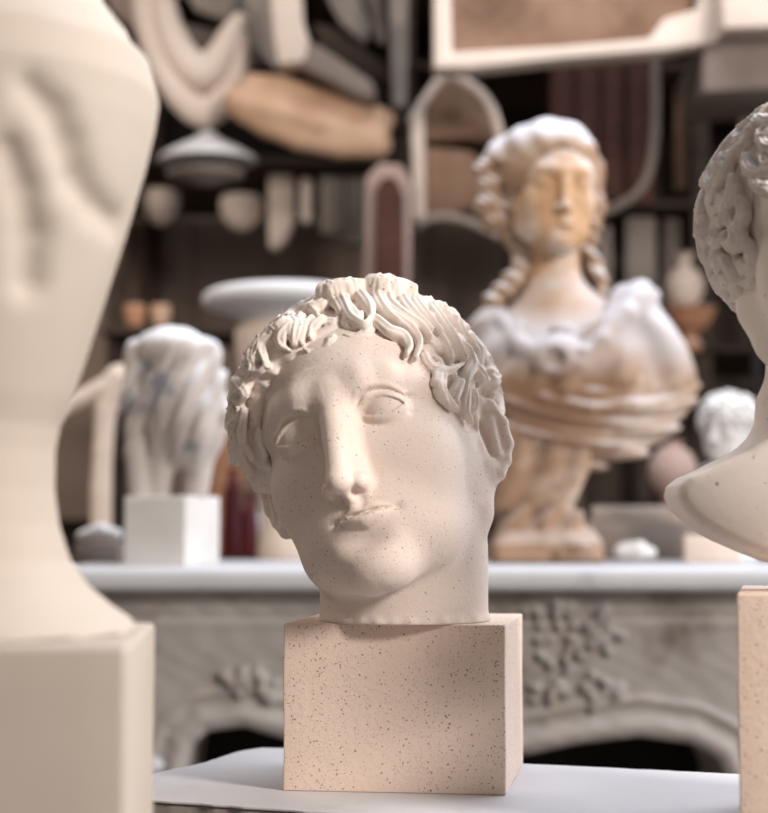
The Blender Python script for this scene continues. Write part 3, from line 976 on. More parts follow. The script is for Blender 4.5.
# ---- the patinated lady on the mantelpiece (mm in her own frame: x right, f forward, z up, base at z=0)
def build_lady():
    d = 2.90; base = on_z(545, 562.5, MANTEL_Z); d = base[1]
    base = np.array([at(545, 562.5, d)[0], d + .0, MANTEL_Z])
    S = 1720 / d / 1000          # px per mm
    X = lambda px: (px - 545) / S
    Z = lambda py: (562.5 - py) / S
    root = empty('lady_bust', base, 'ochre bust of a lady with piled hair and dusty white draped shoulders on the mantelpiece', 'sculpture')
    tow = lambda L: np.stack([L[:, 0], -L[:, 1], L[:, 2]], 1) / 1000 + base
    hp = Pose(9, 3, 3, .97, np.zeros(3)); ho = np.array([X(553), 20, Z(202)])
    def tohead(L):
        W = np.stack([L[:, 0] - ho[0], -(L[:, 1] - ho[1]), L[:, 2] - ho[2]], 1) / 1000
        return hp.to_local(W).astype(np.float32)
    def P3(px, py, f): return (X(px), f, Z(py))
    # skin: face, neck, chest
    def skin(L):
        L = L.astype(np.float32)
        H = tohead(L); H2 = H.copy(); H2[:, 0] *= 1.04
        d0 = face_skin(H2) * .95
        n = chain(L, [P3(553, 228, -5), P3(554, 275, -12), P3(556, 308, -5)], [52, 48, 62], 10)
        ch = ell(L, P3(556, 350, 0), (125, 75, 80))
        sh = chain(L, [P3(510, 335, -15), P3(556, 312, -15), P3(620, 330, -15)], [38, 58, 50], 10)
        return smin(smin(smin(d0, n, 14), sh, 30), ch, 30)
    V, Q = mesh_sdf('h', skin, (X(450), -130, Z(430)), (X(710), 160, Z(100)), 3.0)
    body = link_mesh('head', mesh_np('head', tow(V), Q), M['patina_face'], root)
    # hair: high swept mass, side rolls, tresses on the neck
    def hair(L):
        L = L.astype(np.float32); H = tohead(L)
        c = hair_cap(H * np.array([1.06, 1, 1], np.float32)) * .93
        top = smin(ell(H, (-4, -8, 84), (80, 88, 62)), ell(L, P3(542, 166, -28), (61 / S, 95, 47 / S)), 14)
        a = np.arctan2(H[:, 0], H[:, 2] - 10)
        top = top + 1.6 * np.sin(a * 13 + H[:, 1] * .06)
        c = smin(c, np.maximum(top, -(H[:, 2] - 62 - 0 * a)), 12)
        # dip where the face is
        face = ell(H, (0, 84, -6), (62, 50, 92))
        c = smax(c, -face, 6)
        for sx, px in ((-1, 493), (1, 597)):
            for k, (py, r) in enumerate(((168, 22), (186, 24), (205, 22), (222, 16))):
                t = ell(L, P3(px + sx * (-2 if k % 2 else 2), py, -5 + 6 * k), (r * (1.25 if sx < 0 else .75), r * 1.3, r * 1.0))
                c = smin(c, t + 1.6 * np.sin(L[:, 2] * .35 + L[:, 0] * .3), 13)
        for pts, rr in (([(505, 215), (527, 262), (512, 283), (495, 300), (488, 318)], [22, 17, 18, 17, 11]),
                        ([(596, 215), (590, 250), (600, 272), (606, 292)], [16, 12, 13, 9])):
            q = chain(L, [P3(px, py, 12 if px < 550 else 5) for px, py in pts], rr, 4)
            c = smin(c, q + 3 * np.sin(L[:, 2] * .22 + L[:, 0] * .12), 4)
        return c
    V, Q = mesh_sdf('h', hair, (X(455), -140, Z(335)), (X(640), 130, Z(95)), 3.0)
    link_mesh('hair', mesh_np('hair', tow(V), Q), M['patina'], root)
    # drapery: white dusty mantle over the shoulders, brooch, long swag folds
    def drape(L):
        L = L.astype(np.float32); x, f, z = L[:, 0], L[:, 1], L[:, 2]
        px = x * S + 545; py = 562.5 - z * S
        # torso mass cut as a shield shape
        sil = poly_sdf(px, py, [(468, 330), (474, 312), (492, 302), (512, 318), (535, 345), (560, 350), (600, 318), (618, 285), (640, 277), (658, 292),
                                (678, 330), (700, 372), (702, 392), (690, 420), (665, 448), (630, 468), (600, 478), (560, 482), (520, 470), (500, 440), (497, 400), (478, 372)]) / S
        thick = np.sqrt(((x - X(575)) / 215) ** 2 + (f / 112) ** 2) - 1
        t2 = ell(L, P3(582, 372, -5), (205, 105, 165))
        body = smax(sil, t2, 22)
        # shoulder of the left arm
        body = smin(body, ell(L, P3(494, 335, -5), (42, 60, 50)), 14)
        # folds: white mantle lobe to the right
        u = (px - 640) * .75 - (py - 340) * .45
        v = (px - 600) * .3 + (py - 420)
        m1 = 1 / (1 + np.exp(-(px - 600 + (py - 400) * .35) / 6)) / (1 + np.exp((py - 402) / 5))
        fold1 = 7 * np.sin(u * .13 + .8 * np.sin(py * .05)) * m1
        # lower sweeping folds, curved like hammocks
        c = np.sqrt(((px - 632) * .80) ** 2 + (py - 262) ** 2)
        m2 = 1 / (1 + np.exp(-(py - 395) / 5))
        fold2 = (5.5 * np.sin(c * .27 + 1.3 * np.sin(px * .035)) + 2.6 * np.sin(c * .62 + px * .05)) * m2
        c3 = (px - 520) * .8 + (py - 350) * .7
        m3 = (1 - m1) * (1 - m2)
        fold3 = 6 * np.sin(c3 * .22 + np.sin(px * .07) * 1.2) * m3 * (py > 320)
        body = body - fold1 - fold2 - fold3
        front = np.where(f > 0, 1, .6)
        # rolled edge of the mantle falling from the shoulder to the brooch
        ro = chain(L, [P3(640, 292, 40), P3(622, 318, 78), P3(598, 345, 96), P3(575, 372, 100), P3(560, 392, 98)], [18, 17, 15, 15, 12], 6)
        body = smin(body, ro + .6 * np.sin(z * .15), 6)
        ro = chain(L, [P3(500, 322, 40), P3(520, 352, 84), P3(545, 366, 98)], [14, 15, 15], 6)
        body = smin(body, ro + .6 * np.sin(z * .15), 6)
        ro = chain(L, [P3(700, 386, 10), P3(676, 398, 55), P3(630, 411, 90), P3(585, 412, 100), P3(540, 402, 92), P3(512, 386, 66)], [7, 9, 10, 10, 9, 6], 6)
        body = smin(body, ro + 3, 12)
        # clasped knot with a hollow
        body = smin(body, ell(L, P3(553, 362, 92), (44, 26, 38)), 8)
        body = smin(body, ell(L, P3(634, 306, 25), (40, 46, 34)), 16)
        body = smin(body, ell(L, P3(650, 296, 15), (20, 20, 14)), 6)
        body = smax(body, -ell(L, P3(549, 365, 116), (19, 20, 18)), 4)
        body = smax(body, -ell(L, P3(575, 345, 110), (9, 14, 9)), 4)
        body = smin(body, ell(L, P3(578, 358, 100), (18, 14, 14)), 4)
        body = smin(body, ell(L, P3(560, 335, 80), (20, 16, 12)), 6)
        return body
    V, Q = mesh_sdf('h', drape, (X(440), -150, Z(520)), (X(725), 160, Z(260)), 3.0)
    link_mesh('mantle', mesh_np('mantle', tow(V), Q), M['lady_mantle'], root)
    # socle: draped lower body running into a moulded foot
    def socle(L):
        L = L.astype(np.float32); x, f, z = L[:, 0], L[:, 1], L[:, 2]
        px = x * S + 545; py = 562.5 - z * S
        sil = poly_sdf(px, py, [(492, 562.5), (490, 546), (495, 536), (499, 515), (495, 488), (500, 450), (500, 420), (560, 420), (590, 450), (590, 470), (580, 486), (574, 508), (588, 528), (598, 540), (599, 562.5)]) / S
        dep = np.interp(py, [410, 470, 505, 530, 545, 563], [58, 60, 56, 64, 82, 84]).astype(np.float32)
        body = smax(sil, np.abs(f) - dep, 26)
        c = (px - 500) * .5 + (py - 400) * .35
        m = 1 / (1 + np.exp((py - 525) / 4))
        body = body - m * (6 * np.sin(c * .42 + np.sin(py * .06) * 1.5) + 3 * np.sin(px * .22 + py * .1))
        body = smin(body, np.maximum(boxd(L, (X(545), 0, Z(551)), (52 / S, 84, 10 / S), 5), -z), 3)
        return np.maximum(body, -z)
    V, Q = mesh_sdf('h', socle, (X(470), -120, -6), (X(660), 130, Z(395)), 3.0)
    link_mesh('socle', mesh_np('socle', tow(V), Q), M['patina_low'], root)


# ---- draped torso fragment on a white block, left end of the mantelpiece
def build_torso():
    p = on_z(170, 567, MANTEL_Z); d = max(p[1], 2.64)
    S = 1720 / d / 1000
    org = np.array([at(170, 566, d)[0], d + .06, MANTEL_Z])
    root = empty('draped_torso', org, 'small dusty draped torso fragment standing on a white block on the mantelpiece', 'sculpture')
    g = math.radians(24)
    # block turned so that its right face shows
    fx = at(122, 560, d)[0]; rx = at(186, 560, d)[0]
    ax = np.array([math.cos(-g * .35), math.sin(-g * .35), 0]); ay = np.array([.37, .93, 0])
    w = rx - fx; dep = .115
    fl = np.array([fx, d + .015, MANTEL_Z])
    hgt = (566 - 496) / S / 1000
    round_block('plaster_block', fl, ax, ay, w, dep, hgt, M['white'], root, r=.003, seed=9)
    X = lambda px: (px - 170) / S
    Z = lambda py: (566 - py) / S
    tow = lambda L: np.stack([L[:, 0], -L[:, 1], L[:, 2]], 1) / 1000 + org
    P3 = lambda px, py, f: (X(px), f, Z(py))
    def fn(L):
        L = L.astype(np.float32); x, f, z = L[:, 0], L[:, 1], L[:, 2]
        px = x * S + 170; py = 566 - z * S
        b = ell(L, P3(172, 400, 0), (66, 52, 105))
        b = smin(b, ell(L, P3(165, 345, 5), (56, 50, 36)), 20)
        b = smin(b, ell(L, P3(190, 425, 5), (48, 48, 60)), 18)
        b = smin(b, chain(L, [P3(128, 345, 10), P3(126, 395, 14), P3(130, 450, 10), P3(136, 496, 5)], [15, 17, 17, 19], 8), 10)
        b = smin(b, cap(L, P3(155, 450, 0), P3(152, 500, 0), 24, 19), 12)
        b = smin(b, cap(L, P3(196, 440, 0), P3(190, 500, 0), 26, 19), 12)
        b = smin(b, cap(L, P3(205, 345, 0), P3(216, 410, 10), 16, 18), 16)
        u = px * .9 + (py - 400) * .35
        fo = 4.0 * np.sin(u * .30 + np.sin(py * .035) * 2.2) + 2.0 * np.sin(u * .55 + py * .03)
        b = b - fo * np.clip((470 - py) / 60, 0, 1) * np.clip((py - 332) / 50, .1, 1)
        b = smax(b, -chain(L, [P3(140, 372, 50), P3(146, 420, 50), P3(158, 470, 40)], [6, 9, 10], 4), 8)
        return np.maximum(b, Z(497) - z)
    V, Q = mesh_sdf('h', fn, (X(95), -80, Z(499)), (X(245), 80, Z(305)), 2.5)
    link_mesh('torso', mesh_np('torso', tow(V), Q), M['torso'], root)


# ---- small white curly head behind, right
def build_small_head():
    d = 3.05; S = 1720 / d / 1000
    org = np.array([at(729, 559, d)[0], d, MANTEL_Z])
    root = empty('small_bust', org, 'small dusty white curly plaster head on a round foot, behind the right foreground bust', 'sculpture')
    zc = at(729, 432, d)[2]
    pose = Pose(-40, 5, 0, .52, np.array([org[0], d, zc]))
    fz = (MANTEL_Z - zc) / pose.s
    def sk(L):
        L = L.astype(np.float32)
        n = chain(L, [(0, -14, -40), (0, -20, -120)], [56, 50], 4)
        prof = [(95, fz), (95, fz + 22), (62, fz + 34), (48, fz + 60), (56, fz + 90), (90, -150), (100, -120), (55, -100)]
        r = rev(L, (0, -18, 0), prof)
        return smin(smin(face_skin(L), n, 14), r, 10)
    V, Q = mesh_sdf('h', sk, (-130, -140, fz - 5), (130, 130, 140), 4)
    link_mesh('head', mesh_np('head', pose.to_world(V), Q), M['white'], root)
    rnd = random.Random(21); st = []
    for dv in fib_dirs(110):
        p = np.array([-3.5, -20, 47]) + dv * np.array([88, 105, 88])
        if p[2] < -42 or float(hair_cap(p[None].astype(np.float32))[0]) > 8: continue
        st.append(p)
    flow = lambda p, r: np.array([p[0] / 80 + r.uniform(-.6, .6), (p[1] + 50) / 100, -.5])
    locks = walk_locks(hair_cap, st, 6, 8, 9, 12, 4.0, rnd, flow, curl=1.2, depth=0)
    V, Q = mesh_sdf('h', lambda L: apply_locks(L.astype(np.float32), hair_cap(L.astype(np.float32)), locks, 2), (-125, -150, -75), (125, 125, 165), 4)
    link_mesh('hair', mesh_np('hair', pose.to_world(V), Q), M['white'], root)


LEFT_INFO = build_left()
build_right(); build_lady(); build_torso(); build_small_head()

# ------------------------------------------------------------------ mantelpiece, work table, room
M['marble'] = stone('grey_carved_marble', (.28, .255, .24), (.42, .39, .37), bump=.25, bump_scale=60, dust_light=.25, dust_light_col=(.55, .53, .52),
                    mottle=(((.17, .14, .12), .52, .68), ((.42, .36, .31), .58, .72)), mottle_scale=5, noise_scale=4)
M['slab'] = stone('white_marble_shelf', (.50, .51, .54), (.58, .59, .62), bump=.08, noise_scale=3, rough=.45, mottle=(((.40, .41, .44), .62, .75),))
M['table'] = stone('white_marble_table', (.55, .54, .56), (.63, .62, .64), bump=.08, noise_scale=4, rough=.5, mottle=(((.46, .45, .47), .60, .78),))
M['tedge'] = stone('rough_stone_edge', (.20, .17, .15), (.36, .32, .29), bump=.8, bump_scale=90, noise_scale=30)
M['firebox_dark'] = stone('firebox_dark_plate', (.012, .011, .010), (.02, .018, .016), bump=.1)  # near-black colour standing for the dark inside the firebox
M['wall'] = stone('dark_plaster_wall', (.115, .088, .072), (.16, .125, .105), bump=.2, noise_scale=2, mottle=(((.09, .068, .055), .5, .7),), mottle_scale=1.5)
M['panelwall'] = stone('brown_grey_panelling', (.27, .195, .155), (.34, .255, .205), bump=.2, noise_scale=2)
M['floor'] = stone('dusty_concrete', (.16, .14, .125), (.22, .20, .18), bump=.2, noise_scale=2)
M['darkwood'] = wood('dark_wood', (.035, .022, .015), (.075, .05, .036))


def bm_new():
    import bmesh
    return bmesh.new()


def extrude_poly(name, pts3, vec, mat, parent=None, bevel=.003, origin=None, smooth=False):
    """closed 3-D polygon extruded along vec, bevelled"""
    import bmesh
    from mathutils import Vector
    bm = bmesh.new()
    vs = [bm.verts.new([float(c) for c in p]) for p in pts3]
    f = bm.faces.new(vs)
    r = bmesh.ops.extrude_face_region(bm, geom=[f])
    nv = [g for g in r['geom'] if isinstance(g, bmesh.types.BMVert)]
    bmesh.ops.translate(bm, verts=nv, vec=Vector([float(c) for c in vec]))
    bmesh.ops.recalc_face_normals(bm, faces=bm.faces)
    if bevel:
        bmesh.ops.bevel(bm, geom=list(bm.edges), offset=bevel, segments=2, profile=.5, affect='EDGES', clamp_overlap=True)
    me = bpy.data.meshes.new(name); bm.to_mesh(me); bm.free()
    for p in me.polygons: p.use_smooth = True
    try: me.set_sharp_from_angle(angle=.7)
    except Exception: pass
    return link_mesh(name, me, mat, parent, origin)


def px_poly(name, pts, d, thick, mat, parent=None, bevel=.004, tilt=0.0, origin=None):
    """flat-backed piece whose front outline is traced at distance d; tilt leans its far side"""
    P = [at(px, py, d + tilt * (px - pts[0][0])) for px, py in pts]
    return extrude_poly(name, P, (0, thick, 0), mat, parent, bevel, origin)


def build_mantel():
    d = 2.62; S = 1720 / d / 1000
    org = np.array([at(440, 600, d)[0], d + .14, 0.0])
    root = empty('mantelpiece', org, 'carved grey marble mantelpiece with a bright white shelf running behind the busts', 'mantelpiece')
    x0, x1 = at(52, 580, d)[0], at(838, 580, d)[0]
    tz = MANTEL_Z
    # shelf: bullnose slab with a slightly bowed front
    def slab(L):
        L = L.astype(np.float32)
        b = boxd(L, (0, 250, -19), ((x1 - x0) * 500, 250 + 8, 19), 14)
        return b
    V, Q = mesh_sdf('s', slab, (-(x1 - x0) * 500 - 10, -30, -48), ((x1 - x0) * 500 + 10, 520, 12), 5)
    W = V / 1000 + np.array([(x0 + x1) / 2, d, tz])
    W[:, 2] = np.minimum(W[:, 2], tz)
    link_mesh('shelf', mesh_np('shelf', W, Q), M['slab'], root)
    # carved body
    X = lambda px: at(px, 650, d + .03)[0] * 1000
    def Zp(py): return at(384, py, d + .03)[2] * 1000
    opening = [(187, 3000), (187, 772), (192, 748), (207, 733), (243, 728), (290, 742), (345, 764), (400, 776), (460, 768), (524, 757), (580, 745), (640, 738), (690, 745), (718, 760), (728, 785), (730, 3000)]
    op = [(X(px), Zp(py) if py < 2000 else -50) for px, py in opening]
    leaves = []
    rnd = random.Random(2)
    def leaf_cluster(cx, cy, n, rad, seed):
        r = random.Random(seed)
        for i in range(n):
            a = i * 2.4 + r.random(); q = rad * math.sqrt((i + .5) / n)
            leaves.append((cx + q * math.cos(a), cy + q * .8 * math.sin(a), r.uniform(5, 9), r.uniform(3.5, 6), r.uniform(0, 3.1)))
    leaf_cluster(240, 682, 6, 20, 1); leaf_cluster(268, 690, 5, 14, 2)
    leaf_cluster(552, 625, 10, 30, 3); leaf_cluster(600, 640, 8, 26, 4); leaf_cluster(548, 690, 7, 20, 5); leaf_cluster(600, 692, 8, 22, 6)
    leaf_cluster(560, 660, 6, 22, 8); leaf_cluster(400, 690, 30, 80, 7)
    for k, (px, py) in enumerate([(600, 640), (617, 690), (605, 614), (571, 611), (240, 680), (268, 697)]): leaves.append((px, py, 10, 8, .4 * k))
    bx0, bx1 = at(70, 650, d)[0] * 1000, at(820, 650, d)[0] * 1000
    fy = (d + .045) * 1000
    def body(P):
        P = P.astype(np.float32); x, y, z = P[:, 0], P[:, 1], P[:, 2]
        b = boxd(P, ((bx0 + bx1) / 2, fy + 130, (tz * 1000 - 38) / 2), ((bx1 - bx0) / 2, 130, (tz * 1000 - 38) / 2), 4)
        t = poly_sdf(x, z, op)                 # distance outside the opening
        top = tz * 1000 - 38 - z
        rel = 14 * np.exp(-((t - 18) / 15) ** 2) * (t > 0) - 9 * np.exp(-((t - 43) / 5) ** 2) + 8 * np.exp(-((t - 56) / 7) ** 2) - 5 * np.exp(-((t - 74) / 6) ** 2)
        rel = rel * (t > 0)
        # crown moulding under the shelf
        rel = np.maximum(rel, 30 * np.clip(1 - top / 24, 0, 1) ** 1.5) - 5 * np.exp(-((top - 40) / 5) ** 2) + 4 * np.exp(-((top - 52) / 6) ** 2)
        rel = rel + 1.2 * np.sin(x * .11 + 2 * np.sin(z * .06)) * np.sin(z * .13)
        b = np.where(np.abs(y - fy) < 80, b - rel, b)
        b = b.astype(np.float32)
        for (lx, ly, ra, rb, an) in leaves:
            cx, cz = X(lx), Zp(ly); ca, sa = math.cos(an), math.sin(an)
            def fnl(q, dd, cx=cx, cz=cz, ca=ca, sa=sa, ra=ra / S, rb=rb / S):
                u = (q[:, 0] - cx) * ca + (q[:, 2] - cz) * sa; v = -(q[:, 0] - cx) * sa + (q[:, 2] - cz) * ca
                E = np.stack([u, q[:, 1] - fy + 2, v], 1)
                return smin(dd, ell(E, (0, 0, 0), (ra, 16, rb)), 5)
            b = local_op(P, b, (cx - 40, fy - 40, cz - 40), (cx + 40, fy + 20, cz + 40), fnl)
        cut = np.maximum(t, -(fy + 400 - y))   # through opening
        b = smax(b, -t, 4)
        return np.maximum(b, -z)
    V, Q = mesh_sdf('b', body, (bx0 - 45, fy - 50, 0 - 8), (bx1 + 45, fy + 270, tz * 1000 - 30), 5.0)
    link_mesh('carved_surround', mesh_np('s', V / 1000, Q), M['marble'], root)
    # scroll on the leg (small rounded volute seen low left)
    sc = at(150, 766, d + .01) * 1000
    V, Q = mesh_sdf('v', lambda P: smin(ell(P.astype(np.float32), sc, (22, 26, 16)), ell(P.astype(np.float32), sc + np.array([-14, 10, -14]), (20, 24, 26)), 6), sc - 50, sc + 50, 3)
    link_mesh('volute', mesh_np('v', V / 1000, Q), M['slab'], root)
    # fire-back: black plate put in as the dark of the firebox interior
    P = [np.array([bx0 / 1000 + .06, d + .29, .0]), np.array([bx1 / 1000 - .06, d + .29, .0]), np.array([bx1 / 1000 - .06, d + .29, tz - .06]), np.array([bx0 / 1000 + .06, d + .29, tz - .06])]
    extrude_poly('fire_back', P, (0, .02, 0), M['firebox_dark'], root, .002)


def build_table():
    pts = [(155, 773), (205, 762), (243, 750), (262, 747.5), (300, 748.5), (524, 763.5), (739, 774), (860, 780)]
    T = [on_z(px, py, TABLE_Z) for px, py in pts]
    F = [on_z(155, 800, TABLE_Z), on_z(320, 812, TABLE_Z)]
    dr = (F[1] - F[0]) / np.linalg.norm(F[1] - F[0])
    far = F[1] + dr * .62
    tl = F[0] - dr * .035
    T0 = T[0] + (T[0] - T[1]) * .35
    poly = [T0] + T + [np.array([far[0] + .06, T[-1][1] - .02, TABLE_Z]), far, F[1] + dr * .3, F[1], F[0], tl]
    # natural, slightly wavy outline
    rnd = random.Random(4); out = []
    n = len(poly)
    for i in range(n):
        a, b = poly[i], poly[(i + 1) % n]; L = float(np.linalg.norm(b - a)); k = max(1, int(L / .012))
        nn = np.array([b[1] - a[1], a[0] - b[0], 0]) / max(L, 1e-6)
        for j in range(k): out.append(a + (b - a) * j / k + nn * rnd.uniform(-.0012, .0012))
    c = np.mean(T + F, axis=0); c[2] = 0
    root = empty('stone_table', (c[0], c[1], 0), 'white marble slab table with a rough dark edge under the tilted head', 'table')
    extrude_poly('tabletop', out, (0, 0, -.002), M['table'], root, .0006)
    o2 = [p + (c - p) * .006 * np.array([1, 1, 0]) + np.array([0, 0, -.0022]) for p in out]
    rg = []
    for p in o2: rg.append(p)
    extrude_poly('rough_edge', rg, (0, 0, -.034), M['tedge'], root, .002)
    # stone pedestal trunk below
    z = TABLE_Z - .0385
    ctr = np.array([.13, 1.36])
    for sx in (-.2, .2):
        q = [np.array([ctr[0] + sx + a, ctr[1] + b - sx * .35, z]) for a, b in ((-.05, -.11), (.05, -.11), (.05, .11), (-.05, .11))]
        extrude_poly('support', q, (0, 0, -z), M['tedge'], root, .006)


def build_stand():
    root0, zb, c = LEFT_INFO
    r = empty('modelling_stand', (c[0], c[1], 0), 'plain stone pedestal carrying the blurred foreground bust at the left', 'pedestal')
    q = [np.array([c[0] + a, c[1] + b, zb]) for a, b in ((-.16, -.15), (.16, -.15), (.16, .15), (-.16, .15))]
    extrude_poly('top_slab', q, (0, 0, -.04), M['table'], r, .004)
    q = [np.array([c[0] + a, c[1] + b, zb - .04]) for a, b in ((-.11, -.11), (.11, -.11), (.11, .11), (-.11, .11))]
    extrude_poly('shaft', q, (0, 0, -(zb - .10)), M['tedge'], r, .006)
    q = [np.array([c[0] + a, c[1] + b, .06]) for a, b in ((-.15, -.15), (.15, -.15), (.15, .15), (-.15, .15))]
    extrude_poly('foot', q, (0, 0, -.06), M['tedge'], r, .006)


def build_room():
    def slab(name, x0, x1, y0, y1, z0, z1, mat):
        q = [np.array([x0, y0, z0]), np.array([x1, y0, z0]), np.array([x1, y1, z0]), np.array([x0, y1, z0])]
        o = extrude_poly(name, q, (0, 0, z1 - z0), mat, None, 0)
        return tag(o, kind='structure')
    slab('floor', -4, 4, -1.5, 5.6, -.1, 0, M['floor'])
    slab('wall_back', -4, 4, 5.6, 5.75, 0, 4.2, M['wall'])
    slab('wall_left', -4.15, -4, -1.5, 5.75, 0, 4.2, M['wall'])


build_mantel(); build_table(); build_stand(); build_room()

# ------------------------------------------------------------------ everything hanging and stacked behind
M['cream'] = stone('cream_plaster_cast', (.64, .525, .44), (.74, .62, .53), bump=.15, bump_scale=40, noise_scale=4)
M['greycast'] = stone('grey_plaster_cast', (.27, .225, .19), (.38, .32, .275), bump=.15, bump_scale=40, noise_scale=4)
M['palecast'] = stone('pale_plaster_cast', (.56, .55, .54), (.66, .65, .64), bump=.15, bump_scale=40, noise_scale=4, dust_light=.4)
M['orange'] = stone('orange_shellac_plaster', (.52, .32, .20), (.64, .44, .31), bump=.15, bump_scale=40, noise_scale=3, mottle=(((.38, .22, .14), .55, .7),), mottle_scale=3)
M['terracotta'] = stone('terracotta', (.42, .20, .11), (.52, .28, .17), bump=.2, dust_light=.4)
M['taupe'] = stone('taupe_board', (.17, .135, .115), (.25, .20, .17), bump=.2, noise_scale=3)
M['redbrown'] = wood('red_brown_mould', (.05, .018, .012), (.09, .035, .025))
M['brownpanel'] = stone('brown_mould_panel', (.20, .115, .075), (.34, .21, .14), bump=.3, noise_scale=5, mottle=(((.10, .055, .035), .5, .7), ((.45, .33, .25), .62, .74)), mottle_scale=4)
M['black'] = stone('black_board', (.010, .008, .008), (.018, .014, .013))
M['wine'] = stone('dark_red_glaze', (.10, .015, .02), (.16, .03, .035), rough=.35)
M['pink'] = stone('pink_plaster', (.38, .27, .235), (.48, .36, .31))


def lathe(name, d, axp, prof, mat, parent=None, seg=40, base=None, ky=1.0, y=None):
    """turned piece; prof = silhouette pixels (px, py) at distance d from bottom to top"""
    ax = at(axp, 400, d)[0]; yy = d if y is None else y
    P = [(max(abs(at(px, py, d)[0] - ax), .0004), at(px, py, d)[2]) for px, py in prof]
    if base is not None:
        dz = base - P[0][1]; P[0] = (P[0][0], base)
    V = []; F = []
    for r, z in P:
        for k in range(seg):
            a = 2 * math.pi * k / seg; V.append((ax + r * math.cos(a), yy + ky * r * math.sin(a), z))
    n = len(P)
    for i in range(n - 1):
        for k in range(seg):
            a, b = i * seg + k, i * seg + (k + 1) % seg
            F.append((a, b, b + seg, a + seg))
    me = bpy.data.meshes.new(name)
    me.from_pydata(V, [], F + [tuple(range(seg))[::-1], tuple(range((n - 1) * seg, n * seg))])
    for p in me.polygons: p.use_smooth = True
    try: me.set_sharp_from_angle(angle=.9)
    except Exception: pass
    return link_mesh(name, me, mat, parent)


def dense(prof, n=6):
    return [tuple(p) for p in catmull(prof, n)]


def blob(name, d, specs, mat, h, parent=None, extra=None, pad=30):
    """organic piece from pixel-traced rounded chains at distance d: specs = [([(px, py, depth mm)], [radius px], k)]"""
    S = F_PX / d / 1000
    allp = []
    chains = []
    for pts, rs, k in specs:
        W = [at(p[0], p[1], d) * 1000 + np.array([0, (p[2] if len(p) > 2 else 0), 0]) for p in pts]
        chains.append((W, [r / S for r in rs], k)); allp += W
    A = np.array(allp); mr = max(max(c[1]) for c in chains) + pad
    def fn(P):
        P = P.astype(np.float32); r = None
        for W, rs, k in chains:
            e = chain(P, W, rs, k or .01)
            r = e if r is None else smin(r, e, k or .01)
        return extra(P, r) if extra else r
    V, Q = mesh_sdf(name, fn, A.min(0) - mr, A.max(0) + mr, h)
    return link_mesh(name, mesh_np(name, V / 1000, Q), mat, parent)


def thing(name, px, py, d, label, cat, group=None, z=None):
    p = at(px, py, d)
    return empty(name, (p[0], p[1], p[2] if z is None else z), label, cat, group)


# ---- workbench behind the mantelpiece
def build_bench():
    x0, x1 = -1.6, 1.7; y0, y1 = 3.22, 4.25; tz = MANTEL_Z - .004
    r = empty('workbench', ((x0 + x1) / 2, (y0 + y1) / 2, 0), 'long dark wooden workbench behind the mantelpiece, loaded with casts', 'workbench')
    q = [np.array([x0, y0, tz]), np.array([x1, y0, tz]), np.array([x1, y1, tz]), np.array([x0, y1, tz])]
    extrude_poly('worktop', q, (0, 0, -.05), M['darkwood'], r, .004)
    for lx in (x0 + .08, 0, x1 - .08):
        for ly in (y0 + .08, y1 - .08):
            q = [np.array([lx + a, ly + b, tz - .05]) for a, b in ((-.04, -.04), (.04, -.04), (.04, .04), (-.04, .04))]
            extrude_poly('leg', q, (0, 0, -(tz - .05)), M['darkwood'], r, .003)
    return tz


BENCH_Z = build_bench()


def on_bench(name, cat, label, px_axis, d, prof, mat, group=None, ky=1.0):
    o = lathe(name, d, px_axis, prof, M[mat], base=BENCH_Z, ky=ky)
    return tag(o, label, cat, group)


def box_px(name, x0, x1, y0, y1, d, dep, mat, label=None, cat=None, base=BENCH_Z, parent=None, group=None, skew=0.0, bevel=.004):
    a = at(x0, y0, d); b = at(x1, y0, d); zb = at(x0, y1, d)[2] if base is None else base
    q = [np.array([a[0], d, zb]), np.array([b[0], d + skew, zb]), np.array([b[0] + .02, d + dep + skew, zb]), np.array([a[0] + .02, d + dep, zb])]
    o = extrude_poly(name, q, (0, 0, a[2] - zb), M[mat], parent, bevel)
    if label: tag(o, label, cat, group)
    return o


